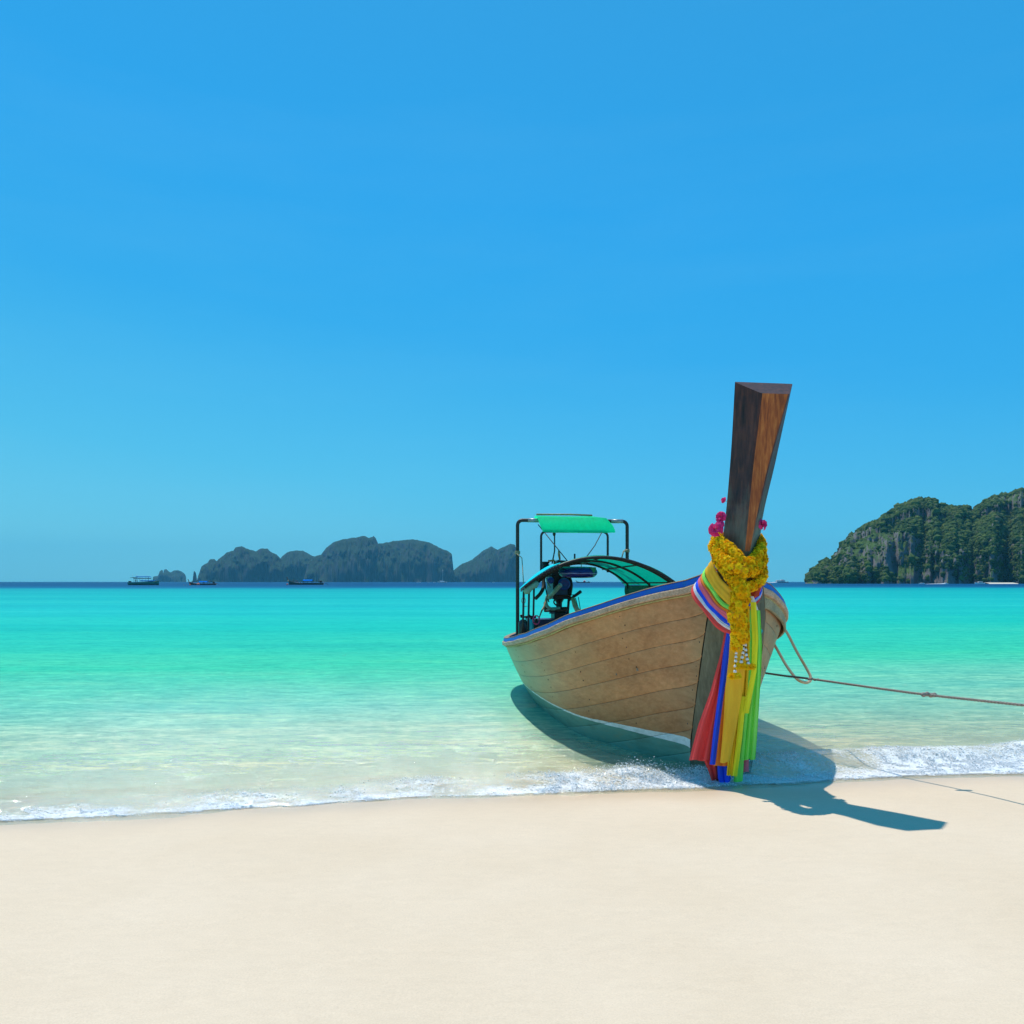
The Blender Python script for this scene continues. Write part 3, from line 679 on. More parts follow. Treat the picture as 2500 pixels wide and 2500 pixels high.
MB().lathe([(.0, .0), (.036, .0), (.04, -.012), (.034, -.03)], 12, E(1368.5, 1427.5, -.625), (E(1368, 1428, -.62)-E(1340, 1460, -.4))).build('exhaust_cap', M_steel, eng)
b = MB(); b.tube(catmull([E(1336, 1455, -.3), E(1333, 1470, -.32), E(1338, 1482, -.33), E(1352, 1488, -.3), E(1366, 1484, -.25)], 5), .026, 8); b.build('cooling_pipe', M_mint, eng)
b = MB(); b.tube(catmull([E(1334, 1410, -.25), E(1337, 1424, -.25), E(1343, 1434, -.28)], 4), .016, 6); b.build('water_pipe', M_mint, eng)
b = MB()
for pts, r in (([(1348, 1400), (1352, 1412), (1351, 1440)], .007), ([(1388, 1400), (1396, 1425), (1393, 1452)], .018), ([(1386, 1410), (1392, 1425), (1390, 1455)], .012),
               ([(1338, 1400), (1330, 1412), (1333, 1440), (1340, 1470)], .012), ([(1374, 1400), (1370, 1412), (1384, 1420)], .010), ([(1340, 1402), (1346, 1406), (1352, 1401)], .012),
               ([(1358, 1404), (1352, 1420), (1358, 1450)], .012), ([(1362, 1450), (1352, 1470), (1362, 1480)], .014)):
    b.tube(catmull([E(u, v, -.32) for u, v in pts], 4), r, 6)
b.build('hose_bundle', M_iron, eng)
b = MB()
b.tube([E(1330, 1486, -.1), E(1390, 1484, -.1)], .022, 6); b.tube([E(1331, 1492, -.3), E(1388, 1489, -.3)], .020, 6); b.tube([E(1330, 1470, -.1), E(1331, 1494, -.1)], .02, 6)
b.tube([E(1389, 1458, -.2), E(1386, 1500, -.2), E(1399, 1508, -.2)], .022, 6); b.tube([E(1350, 1456, -.33), E(1404, 1452, -.33)], .008, 5); b.tube([E(1388, 1496, -.2), E(1380, 1510, -.2)], .012, 5)
b.build('engine_cradle', M_rust, eng)
MB().lathe([(.10, .34), (.09, .25), (.05, .18), (.05, .1), (.16, .05), (.17, 0)], 14, E(1365, 1495, -.05)+Vector((0, 0, -.02))).build('swivel_pedestal', M_iron, eng)
ebox('engine_mount', 1349, 1497, 1379, 1526, .3, M_iron, -.15)
b = MB(); b.tube([E(1388, 1466, -.35), E(1418, 1444, -.5)], [.022, .028], 8); b.build('tiller_grip', M_iron, eng)
b = MB(); b.tube([E(1362, 1367, .0), E(1367, 1380, 0)], .02, 8); b.build('gear_lever', M_steel, eng)
b = MB(); b.tube([E(1364, 1344, 0), E(1365, 1355, 0), E(1367, 1367, 0)], [.012, .022, .014], 8); b.build('lever_handle', mat('varnished_handle', (.45, .18, .05), .35), eng)
b = MB(); b.tube([P(6.5, -.2, 1.25), P(7.4, -.15, 1.0), P(10.4, 0, .02)], .035, 8); b.build('propeller_shaft', M_pipe, eng)
b = MB()
for k in range(3):
    a = k*2.094; q = P(10.42, 0, 0); b.add([q, q+Vector((.03, .05*math.cos(a+.5), .05*math.sin(a+.5))), q+Vector((.02, .13*math.cos(a), .13*math.sin(a))), q+Vector((-.03, .05*math.cos(a-.5), .05*math.sin(a-.5)))], [(0, 1, 2, 3)])
b.build('propeller', M_pipe, eng)
# timbers and stern bits
b = MB(); b.tube([loc(1399, 1462, 12.9), loc(1404, 1480, 12.8), loc(1417, 1502, 12.6)], [.035, .04, .05], 6); b.build('wooden_brace', M_rail, boat)
cord('stay_line', [loc(1405, 1460, 12.9), loc(1415, 1496, 12.7)], .006, M_cord); cord('stay_line', [loc(1412, 1458, 12.9), loc(1418, 1494, 12.7)], .006, M_cord)
b = MB(); b.tube(catmull([loc(1326, 1408, 13.3), loc(1327, 1432, 13.2), loc(1320, 1448, 13.1), loc(1308, 1461, 13.0)], 5), .030, 8); b.build('curved_branch', M_pipe, boat)
cord('guy_rope', [loc(1338, 1452, 13.2), loc(1328, 1482, 13.1), loc(1322, 1492, 13.0), loc(1312, 1520, 12.8)], [.008, .018, .014, .006], M_rope)
b = MB(); b.box(BI @ Vector((.46, 13.3, .93)), (.5, .42, .34), None); b.build('stern_locker', mat('blue_black_tarp', (.02, .03, .08), .35, .4, 8, bmp=.6, bd=.02), boat, smooth=False)
b = MB(); b.tube(catmull([loc(1352, 1518, 12.9), loc(1344, 1521, 12.8), loc(1337, 1532, 12.7)], 4), .018, 8); b.build('orange_grip', mat('orange_plastic', (.65, .17, .02), .45), boat)
b = MB(); b.box(P(6.35, -.45, .70), (.9, .7, .04)); b.build('stern_deck', mat('pale_worn_deck', (.55, .47, .36), .7, .3, 14), boat, smooth=False)
# wire hoop and disc hanging at the aft post
b = MB(); b.tube([loc(1278+5*math.cos(a), 1466+7*math.sin(a), 12.5) for a in np.linspace(0, 6.28, 12)], .005, 5); b.lathe([(0, 0), (.05, .004), (0, .014)], 12, loc(1281, 1481, 12.5)); b.build('wire_hanger', M_rope, boat)

# ---- things standing or hanging in the boat
def bottle(name, u, vtop, vbot, Y, r, m, label, cap):
    base = at(u, vbot, Y); H = (vbot-vtop)/2000*Y
    t = empty(name, base); tag(t, label, 'gas cylinder', 'gas cylinders standing at the stern')
    MB().lathe([(0, 0), (r*.9, .0), (r, .02), (r, H*.78), (r*.92, H*.87), (r*.55, H*.95), (r*.25, H*.98), (0, H*.98)], 18).build('cylinder_body', m, t)
    b = MB(); b.tube([(0, 0, H*.96), (0, 0, H+.05)], .018, 8); b.tube([(-.04, 0, H+.03), (.05, 0, H+.03)], .014, 8); b.ball((.055, 0, H+.03), .024); b.ball((-.03, -.01, H+.05), .02)
    b.build('valve', cap, t)
bottle('gas_cylinder', 1277, 1511, 1560, 12.7, .073, mat('black_enamel', (.015, .022, .022), .25, .4, 16), 'black gas cylinder standing at the stern beside the tall pole', M_iron)
bottle('gas_cylinder', 1297, 1511, 1556, 12.75, .056, mat('turquoise_enamel', (.0, .62, .62), .3, .15), 'turquoise gas cylinder just right of the black one', M_iron)
t = empty('mooring_bollard', at(1309, 1556, 12.7)); tag(t, 'short black post with a pink ring slipped over its top', 'post')
MB().lathe([(0, 0), (.032, 0), (.034, .24), (.02, .29), (0, .29)], 10).build('post', M_iron, t)
b = MB(); b.tube([(.052*math.cos(a), -.045, .27+.068*math.sin(a)) for a in np.linspace(0, 6.28, 16)[:-1]], .011, 6, closed=True); b.build('ring', mat('pink_plastic', (.75, .06, .20), .4), t)

def tube_float():
    c = at(1411, 1397, 12.1); t = empty('swim_tube', c); tag(t, 'dark blue inflatable swim tube hanging under the canopy', 'swim tube')
    rows = []
    for a in np.linspace(0, 2*math.pi, 33)[:-1]:
        r = []
        for q in np.linspace(0, 2*math.pi, 13)[:-1]:
            rr = .205+.085*math.cos(q); r.append((rr*math.cos(a), rr*math.sin(a)*.9, .078*math.sin(q)))
        rows.append(r)
    b = MB(); b.grid(rows, closed_u=True, closed_v=True); b.build('inflated_ring', mat('navy_vinyl', (.004, .012, .13), .18, .3), t)
    b = MB()
    b.tube([(.287*math.cos(a), .26*math.sin(a), -.01) for a in np.linspace(0, 6.28, 40)[:-1]], .0045, 5, closed=True); b.build('seam', mat('pale_seam', (.35, .35, .6), .4), t)
    MB().tube([(.05, 0, .05), (.05, 0, .13)], .006, 5).build('cord', M_rope, t)
    t.rotation_euler = (.05, .0, .2)
tube_float()
b = MB(); q = at(1447, 1385, 11.95)
rows = [[q+Vector((.05*math.cos(a)*(1-.6*k/5)*(1+.15*math.sin(a*3+k)), .04*math.sin(a)*(1-.6*k/5), -.022*k)) for a in np.linspace(0, 6.28, 11)[:-1]] for k in range(6)]
b.grid(rows, closed_u=True); tag(b.build('net_bag', cloth('green_net', (.02, .25, .10), .4), origin=q), 'small green net bundle tied beside the dark blue swim tube', 'net')

# ------------------------------------------------------------------ sashes round the prow
GUIDE = [((1824, 1438, 6.76), (1826, 1492, 6.84)), ((1846, 1412, 6.80), (1843, 1478, 6.90)), ((1858, 1385, 6.98), (1857, 1452, 7.08)), ((1845, 1352, 7.28), (1846, 1400, 7.42)),
         ((1790, 1340, 7.30), (1770, 1385, 7.45)), ((1741, 1364, 7.02), (1691, 1439, 7.22)), ((1756, 1405, 6.90), (1712, 1487, 7.04)), ((1783, 1437, 6.78), (1746, 1528, 6.90)), ((1812, 1447, 6.72), (1790, 1560, 6.80))]
def wrap(w0, w1, seed, n=6, m=9, bulge=.012):
    A = [at(*g[0]) for g in GUIDE]; Bm = [at(*g[1]) for g in GUIDE]
    lines = []
    for j in range(m):
        w = w0+(w1-w0)*j/(m-1); lines.append(catmull([a.lerp(c, w) for a, c in zip(A, Bm)], n))
    rows = []
    for j, L in enumerate(lines):
        k = j/(m-1); r = []
        for i, p in enumerate(L):
            out = Vector((p.x-1.86, p.y-7.15, 0)).normalized()
            f = .5*math.sin(k*9+seed+.15*i)+.5*math.sin(k*17+seed*2.1-.08*i)
            r.append(p+out*(bulge*math.sin(math.pi*k)+.006*f)+Vector((0, 0, -.006*math.sin(i*.7+seed))))
        rows.append(r)
    b = MB(); b.grid(rows); return b
def tail(rows, pleats, seed, dY=0., Y0=6.80, amp=.02, ragged=.02):
    """rows of (v, u_left, u_right, extra distance): a hanging gathered strip"""
    rr = []; M = 8*pleats+1
    vs = [r[0] for r in rows]; n = 26
    for i in range(n+1):
        v = vs[0]+(vs[-1]-vs[0])*i/n; ul = np.interp(v, vs, [r[1] for r in rows]); ur = np.interp(v, vs, [r[2] for r in rows])
        ex = np.interp(v, vs, [(r[3] if len(r) > 3 else 0) for r in rows]); t = i/n; row = []
        for j in range(M):
            k = j/(M-1); ph = k*pleats*2*math.pi+seed+.5*math.sin(t*2.6+seed)+.25*math.sin(t*7+k*5)
            d = amp*(.45+.75*t)*(math.sin(ph)+.35*math.sin(2.3*ph+seed))
            vv = v+(ragged*300*(vnoise(k*pleats*2.2+seed, seed, 3)-.5)*max(0, t-.55)*2.2)
            du = 2.0*math.sin(ph*1.0+1.2)*t
            row.append(at(ul+(ur-ul)*k+du, vv, Y0+dY+ex+d))
        rr.append(row)
    b = MB(); b.grid(rr); return b
def sash(label, col, w, seed, tails, trans=.35, group='coloured sashes tied round the prow'):
    m = cloth(label.split()[0]+'_cloth', col, trans)
    o = at(1790, 1500, 7.0); t = empty('sash', o); tag(t, label, 'sash', group)
    def put(b, nm):
        b.v = [tuple(Vector(p)-o) for p in b.v]; ob = b.build(nm, m, t)
        return ob
    if w: put(wrap(w[0], w[1], seed, m=10 if w[1]-w[0] < .3 else 26), 'wrap_band')
    for k, tl in enumerate(tails): put(tail(*tl), 'sash_tail')
sash('yellow sash wrapped highest round the prow with one long bright tail down the middle', (1.0, .50, .035), (.0, .36), 1.3,
     [([(1545, 1783, 1800), (1610, 1779, 1822), (1680, 1771, 1815), (1760, 1766, 1800), (1860, 1758, 1780)], 1, 2.2, .0, 6.72, .014, .03)], .3)
sash('golden finely pleated sash hanging behind the marigold pendant', (1.0, .56, .02), None, 2.6,
     [([(1480, 1800, 1830), (1600, 1798, 1830), (1700, 1788, 1824), (1800, 1780, 1808), (1892, 1774, 1797)], 5, .8, .03, 6.78, .013, .03)], .25)
sash('lemon yellow sash hanging right of centre with a short pale end above it', (1.0, .84, .03), None, 3.1,
     [([(1470, 1832, 1846), (1560, 1836, 1851), (1640, 1833, 1846), (1742, 1812, 1826)], 1, .3, .0, 6.74, .010, .01),
      ([(1700, 1808, 1822), (1800, 1798, 1812), (1893, 1786, 1798)], 1, 1.3, .02, 6.76, .010, .02)], .4)
sash('green sash crossing under the yellow one with bright green tails on the right', (.34, 1.0, .14), (.36, .48), 4.2,
     [([(1490, 1830, 1856), (1580, 1826, 1861), (1640, 1824, 1859), (1740, 1818, 1853), (1855, 1808, 1846)], 3, 3.3, .06, 6.80, .018, .03),
      ([(1660, 1815, 1828), (1780, 1806, 1820), (1908, 1790, 1812)], 1, 2.0, .10, 6.82, .014, .02)], .45)
sash('orange sash crossing below the green one with an orange tail left of the yellow', (1.0, .24, .03), (.46, .56), 5.0,
     [([(1570, 1776, 1795), (1640, 1768, 1790), (1720, 1757, 1785), (1800, 1748, 1780), (1870, 1740, 1776)], 2, .5, .03, 6.80, .012, .012)], .35)
sash('rose pink sash wrapped round the middle of the prow bundle', (.95, .17, .22), (.54, .70), 6.1, [([(1850, 1809, 1828), (1886, 1808, 1826)], 1, .3, .12, 6.84, .012, .03)], .3)
sash('navy and royal blue sash with a straight blue tail beside the red one', (.03, .10, .85), (.68, .79), 7.3,
     [([(1520, 1778, 1796), (1590, 1766, 1792), (1680, 1755, 1774), (1780, 1741, 1757), (1866, 1731, 1744)], 1, 1.2, .02, 6.80, .012, .01),
      ([(1850, 1752, 1778), (1900, 1752, 1784), (1916, 1760, 1778)], 2, 2.2, .07, 6.83, .014, .03)], .25)
sash('white sash striping the outer left of the prow bundle', (.88, .84, .84), (.78, .88), 8.4, [([(1510, 1774, 1784), (1560, 1779, 1788)], 1, .1, .06, 6.84, .006, .01)], .35)
sash('red sash lowest on the hull with the wide red tail on the far left', (1.0, .09, .08), (.87, 1.0), 9.5,
     [([(1535, 1770, 1795), (1600, 1758, 1780), (1690, 1733, 1766), (1770, 1703, 1752), (1855, 1680, 1732)], 2, .6, .05, 6.84, .02, .05),
      ([(1840, 1712, 1748), (1880, 1728, 1752), (1912, 1738, 1760)], 2, 1.6, .09, 6.88, .015, .08)], .35)
sash('maroon sash end hanging lowest and wet beside the navy end', (.12, .02, .02), None, 9.9, [([(1850, 1744, 1765), (1926, 1748, 1766)], 2, .4, .10, 6.86, .012, .02)], .1)
# knot of short ends on the right of the bundle
sash('crumpled brick red ribbon end tucked under the garland on the right', (.50, .07, .03), None, 11, [([(1432, 1838, 1858), (1455, 1830, 1852), (1462, 1828, 1838)], 1, .4, -.06, 6.84, .01, .0)], .3, None)
sash('short white ribbon end hanging beside the lemon yellow sash', (.78, .75, .68), None, 12, [([(1456, 1832, 1840), (1490, 1836, 1850)], 1, .4, -.05, 6.80, .006, .01)], .4, None)
sash('small turquoise ribbon scrap poking out right of the sashes', (.02, .42, .50), None, 13, [([(1528, 1850, 1853), (1540, 1850, 1862), (1548, 1852, 1857)], 1, .4, .06, 6.9, .004, .0)], .3, None)

# ------------------------------------------------------------------ marigold garlands
def blossom_mesh(name, m, petals=15, layers=4, r=.030):
    rn = random.Random(3); b = MB()
    for L in range(layers):
        k = petals-3*L; tilt0 = .1+.42*L; R = r*(1-.14*L)
        for j in range(k):
            a = 2*math.pi*j/k+rn.random()*.4+L; wv = R*.24; tilt = tilt0+rn.uniform(-.3, .3)
            d = Vector((math.cos(a)*math.cos(tilt), math.sin(a)*math.cos(tilt), math.sin(tilt))); s = Vector((-math.sin(a), math.cos(a), 0)); up = d.cross(s)*-1
            p0 = d*R*.15; p1 = d*R*.65+s*wv+up*.002; p2 = d*R*(.85+rn.random()*.4)+s*wv*.45-Vector((0, 0, .004)); p3 = d*R*(.98)-s*wv*.5-Vector((0, 0, .002)); p4 = d*R*.65-s*wv-up*.001
            b.add([p0, p1, p2, p3, p4], [(0, 1, 2), (0, 2, 3), (0, 3, 4)])
    b.ball((0, 0, 0), r*.3, 6, 4)
    me_o = b.build(name, m, smooth=False); me = me_o.data; bpy.data.objects.remove(me_o); return me
def petal_mat(name, c1, c2):
    m = bpy.data.materials.new(name); t = nodes(m); o = N(t, 'ShaderNodeOutputMaterial'); d = N(t, 'ShaderNodeBsdfPrincipled'); tr = N(t, 'ShaderNodeBsdfTranslucent')
    oi = N(t, 'ShaderNodeObjectInfo'); r = ramp(t, oi.outputs['Random'], [(0, c1), (1, c2)]); t.links.new(r.outputs[0], d.inputs['Base Color']); t.links.new(r.outputs[0], tr.inputs[0])
    d.inputs['Roughness'].default_value = .7; d.inputs['Specular IOR Level'].default_value = .05; mx = N(t, 'ShaderNodeMixShader'); mx.inputs[0].default_value = .12
    t.links.new(d.outputs[0], mx.inputs[1]); t.links.new(tr.outputs[0], mx.inputs[2]); t.links.new(mx.outputs[0], o.inputs[0]); return m
M_mari = petal_mat('marigold_petal', (1.0, .50, .004), (1.0, .72, .016))
ME_mari = blossom_mesh('marigold', M_mari)
M_core = mat('marigold_core', (1.0, .46, .01), .8)
def put_flower(me, name, parent, p, nrm, sc=1.0):
    ob = bpy.data.objects.new(name, me); COL.objects.link(ob); ob.parent = parent
    q = nrm.to_track_quat('Z', 'Y'); ob.matrix_local = Matrix.LocRotScale(p, q @ Matrix.Rotation(random.uniform(0, 6), 3, 'Z').to_quaternion(), Vector((sc,)*3)); return ob
def garland(label, pts, rad, space=.040, closed=False, n=8, sc=1.0, jitter=.006):
    o = Vector(pts[0]); t = empty('marigold_garland', o); tag(t, label, 'garland', 'marigold garlands on the prow')
    L = catmull(pts, n); R = rad if hasattr(rad, '__len__') else [rad]*len(pts)
    lens = [0]
    for i in range(1, len(L)): lens.append(lens[-1]+(L[i]-L[i-1]).length)
    tot = lens[-1]; core = []; cr = []; cnt = 0; k = 0; up = None
    pos = 0
    while pos <= tot:
        i = max(1, min(len(L)-1, int(np.searchsorted(lens, pos)))); f = (pos-lens[i-1])/max(1e-6, lens[i]-lens[i-1]); p = L[i-1].lerp(L[i], f)
        tg = (L[i]-L[i-1]).normalized(); r = float(np.interp(pos/tot*(len(pts)-1), range(len(pts)), R))
        s = tg.cross(Vector((0, 0, 1)) if abs(tg.z) < .9 else Vector((1, 0, 0))).normalized(); u2 = s.cross(tg)
        core.append(p-o); cr.append(r*.72)
        m = max(4, int(2*math.pi*r/space))
        for j in range(m):
            a = 2*math.pi*(j+.5*(k % 2)+random.uniform(-.15, .15))/m; nrm = (s*math.cos(a)+u2*math.sin(a)+tg*random.uniform(-.35, .35)).normalized()
            q = p+(s*math.cos(a)+u2*math.sin(a))*(r*.86+random.uniform(-jitter, jitter))
            if cnt < 298: put_flower(ME_mari, 'marigold', t, q-o, nrm, sc*random.uniform(.8, 1.15)); cnt += 1
        pos += space*.82; k += 1
    MB().tube(core, cr, 8).build('garland_core', M_core, t)
    return t
g = lambda *l: [at(*p) for p in l]
garland('upper marigold collar strand dipping to the prow edge', g((1850, 1312, 7.12), (1858, 1330, 6.94), (1852, 1352, 6.78), (1836, 1370, 6.66), (1818, 1374, 6.60), (1795, 1352, 6.66), (1768, 1328, 6.80), (1750, 1316, 6.98), (1760, 1312, 7.2), (1800, 1318, 7.32), (1838, 1312, 7.24)), .040, .044)
garland('thick marigold collar strand just below the uppermost one', g((1856, 1352, 7.02), (1857, 1372, 6.82), (1842, 1388, 6.68), (1818, 1392, 6.58), (1792, 1384, 6.60), (1765, 1362, 6.74), (1746, 1338, 6.94), (1752, 1330, 7.16), (1800, 1338, 7.32), (1846, 1334, 7.2)), [.052, .05, .052, .056, .056, .054, .048, .04, .04, .04], .046)
garland('loose lowest marigold loop swinging out on the right of the collar', g((1842, 1366, 6.98), (1858, 1382, 6.84), (1862, 1402, 6.74), (1852, 1420, 6.68), (1836, 1430, 6.64), (1818, 1434, 6.62), (1796, 1424, 6.62), (1776, 1400, 6.70), (1757, 1374, 6.86), (1750, 1352, 7.02)), .034, .042)
PD = garland('long thick marigold pendant hanging down over the sashes', g((1800, 1415, 6.60), (1806, 1440, 6.58), (1806, 1470, 6.58), (1800, 1500, 6.58), (1805, 1530, 6.59), (1810, 1552, 6.60), (1811, 1562, 6.61)), [.056, .064, .070, .072, .070, .066, .058], .050, sc=1.1, jitter=.012)
garland('short marigold tassel hanging left of the pendant tip', g((1796, 1550, 6.60), (1797, 1566, 6.60), (1799, 1582, 6.61)), .038, .042)
ME_tuft = ME_mari
def jasmine(pts, label):
    o = at(*pts[0]); t = empty('jasmine_strand', o); tag(t, label, 'garland', 'white jasmine strands under the pendant')
    L = catmull([at(*p) for p in pts], 4); tot = sum((L[i]-L[i-1]).length for i in range(1, len(L))); n = int(tot/.026)
    mw = mat('jasmine_petal', (.72, .72, .70), .6, .2); mk = M_dark
    lens = np.linspace(0, len(L)-1, n)
    MB().tube([p-o for p in L], .004, 5).build('thread', mk, t)
    first = None
    for k in range(n):
        f = lens[k]; i = min(int(f), len(L)-2); p = L[i].lerp(L[i+1], f-i)-o; d = (L[i+1]-L[i]).normalized()
        if first is None:
            first = MB().lathe([(.003, 0), (.010, -.003), (.014, -.018), (.011, -.022), (.004, -.020)], 8, (0, 0, 0)).build('jasmine_bud', mw, t); ob = first
        else: ob = first.copy(); COL.objects.link(ob)
        ob.location = p; ob.scale = (.75+.5*k/n,)*2+(1,)
    for dx in (-.028, .0, .028):
        for dy in (-.01, .012): put_flower(ME_mari, 'marigold', t, L[-1]-o+Vector((dx, dy, -.018)), Vector((dx*8, -1, .2)).normalized(), .95)
jasmine([(1798, 1584, 6.60), (1796, 1610, 6.60), (1794, 1645, 6.61)], 'left jasmine strand, hanging lowest, ending in a marigold tuft')
jasmine([(1816, 1562, 6.60), (1814, 1590, 6.60), (1808, 1620, 6.61)], 'middle jasmine strand below the tip of the marigold pendant')
jasmine([(1820, 1562, 6.60), (1822, 1595, 6.60), (1829, 1622, 6.61)], 'right jasmine strand slanting toward the green sash')

# pink ribbon flowers
M_pink = petal_mat('pink_petal', (.80, .03, .17), (.85, .06, .24))
def ribbon_flower(label, u, v, Y, sc, dirv):
    o = at(u, v, Y); t = empty('ribbon_flower', o); tag(t, label, 'flower', 'pink ribbon flowers on the prow'); rn = random.Random(int(u*7+v))
    for j in range(14):
        b = MB(); a0 = 2*math.pi*j/7+rn.random()+(.45 if j > 6 else 0); rows = []; q_ = 1.0 if j < 7 else .62
        for i in range(5):
            rr = .004+.012*i*q_*(1+.2*rn.random()); rows.append([Vector((rr*math.cos(a0+(k-2)*.30), rr*math.sin(a0+(k-2)*.30), (1.5-q_)*.022*i-.0028*i*i+.005*math.sin(k*2+i+j))) for k in range(5)])
        b.grid(rows); ob = b.build('petal', M_pink, t)
        if j == 0: pass
    MB().tube([(0, 0, .01), (.0, 0, -.05), (.01, 0, -.09)], .003, 5).build('wire_stem', M_rope, t)
    t.rotation_euler = Vector(dirv).to_track_quat('Z', 'Y').to_euler(); t.scale = (sc*.85,)*3
ribbon_flower('coral ribbon flower, highest on the left edge of the prow', 1767, 1221, 6.9, .55, (-1, -.5, .4))
ribbon_flower('pink ribbon flower on the left edge of the prow, middle of three', 1760, 1262, 6.93, 1.05, (-1, -.9, .2))
ribbon_flower('small pink ribbon flower tucked between the two large left ones', 1757, 1281, 6.9, .8, (-.6, -1, .3))
ribbon_flower('largest pink ribbon flower resting on the garland, leftmost of all', 1748, 1293, 6.88, 1.35, (-.5, -1, .2))
ribbon_flower('lone pink ribbon flower on the right edge of the prow', 1860, 1281, 6.9, 1.05, (.7, -1, .3))

# ------------------------------------------------------------------ ropes
def twisted(name, pts, r, m, label, cat, knots=()):
    L = catmull(pts, 14); o = L[0]; tot = 0; b = MB(); strands = 3
    for sgn in range(strands):
        pp = []; ang = 0
        dense = []
        for i in range(len(L)-1):
            for k in range(6): dense.append(L[i].lerp(L[i+1], k/6))
        dense.append(L[-1]); acc = 0
        for i, p in enumerate(dense):
            tg = (dense[min(i+1, len(dense)-1)]-dense[max(i-1, 0)]).normalized(); s = tg.cross(Vector((0, 0, 1))).normalized(); u2 = s.cross(tg)
            if i: acc += (p-dense[i-1]).length
            a = acc/(r*9)*2*math.pi+sgn*2.094; pp.append(p+(s*math.cos(a)+u2*math.sin(a))*r*.5)
        b.tube(pp, r*.62, 5)
    b.v = [tuple(Vector(p)-o) for p in b.v]
    t = empty(name, o); tag(t, label, cat); b.build('rope_strands', m, t)
    for q, rr in knots:
        kb = MB()
        for k in range(4): kb.ball(at(*q)-o+Vector((.03*(k-1.5), 0, .006*math.sin(k*2))), rr, 8, 5, (1.1, 1, 1))
        kb.build('knot', m, t)
    return t
M_mrope = mat('grey_mooring_rope', (.30, .25, .21), .8, .4, 90, bmp=.5)
twisted('mooring_rope', [at(1800, 1632, 9.1), at(1900, 1648, 8.6), at(1983, 1658, 8.16), at(2132, 1679, 7.42), at(2270, 1697, 6.85), at(2500, 1722, 6.02), Vector((4.45, 4.0, .88)), Vector((5.35, 1.35, 1.06))], .0105, M_mrope,
        'thick grey mooring rope stretching from the hull out to the right', 'rope', [((2268, 1696, 6.86), .021), ((1986, 1658.5, 8.14), .013)])
t = empty('mooring_post', (5.4, 1.3, 0)); tag(t, 'weathered wooden mooring post holding the end of the thick rope', 'post')
MB().lathe([(0, -.3), (.085, -.3), (.08, .6), (.075, 1.25), (.05, 1.3), (0, 1.31)], 12).build('post', M_rail, t)
MB().tube([(.09*math.cos(a), .09*math.sin(a), 1.06+.012*a/6.28) for a in np.linspace(0, 18.8, 50)], .012, 6).build('rope_wrap', M_mrope, t)
# bent cane loop hanging on the port rail
pts = catmull([at(1900, 1512, 8.95), at(1910, 1530, 8.92), at(1923, 1547, 8.9), at(1945, 1590, 8.85), at(1968, 1630, 8.8), at(1979, 1652, 8.75), at(1976, 1664, 8.72), at(1963, 1666, 8.70), at(1945, 1657, 8.68), at(1922, 1628, 8.68), at(1900, 1590, 8.7), at(1884, 1562, 8.78), at(1866, 1530, 8.9)], 8)
o = pts[0]; b = MB(); b.tube([p-o for p in pts], .0125*1.25, 8); ob = b.build('fender_hose', mat('yellow_brown_cane', (.62, .30, .09), .5, .45, 5, col2=(.80, .62, .42))); ob.location = o
tag(ob, 'yellow brown bent hose loop hanging off the far side of the hull', 'hose loop')

# ------------------------------------------------------------------ islands
def rock_mat(name, green, rock, gb, hi=None):
    m = bpy.data.materials.new(name); t = nodes(m); o = N(t, 'ShaderNodeOutputMaterial'); p = N(t, 'ShaderNodeBsdfPrincipled')
    n1 = noise(t, (1, 1, .35), .035, 7, .68); n2 = noise(t, (1, 1, 1), .14, 6, .7); n3 = noise(t, (1, 1, .3), .07, 6, .7)
    g = N(t, 'ShaderNodeNewGeometry'); sp = N(t, 'ShaderNodeSeparateXYZ'); t.links.new(g.outputs['Normal'], sp.inputs[0])
    f = math_(t, 'ADD', math_(t, 'MULTIPLY', sp.outputs[2], .9), math_(t, 'MULTIPLY', math_(t, 'SUBTRACT', n1, .5), 2.2))
    rk = ramp(t, n3, [(.3, tuple(k*.6 for k in rock)), (.5, rock), (.72, tuple(min(1, k*1.45) for k in rock))]).outputs[0]
    gr = ramp(t, n2, [(.3, tuple(k*.5 for k in green)), (.5, green), (.75, tuple(k*1.7 for k in green))]).outputs[0]
    ff = ramp(t, f, [(gb, 0.0), (gb+.22, 1.0)]).outputs[0]
    t.links.new(mixc(t, ff, rk, gr), p.inputs['Base Color']); p.inputs['Roughness'].default_value = .9; p.inputs['Specular IOR Level'].default_value = .15
    t.links.new(bump(t, n2, 1.0, 3), p.inputs['Normal']); t.links.new(p.outputs[0], o.inputs[0]); return m
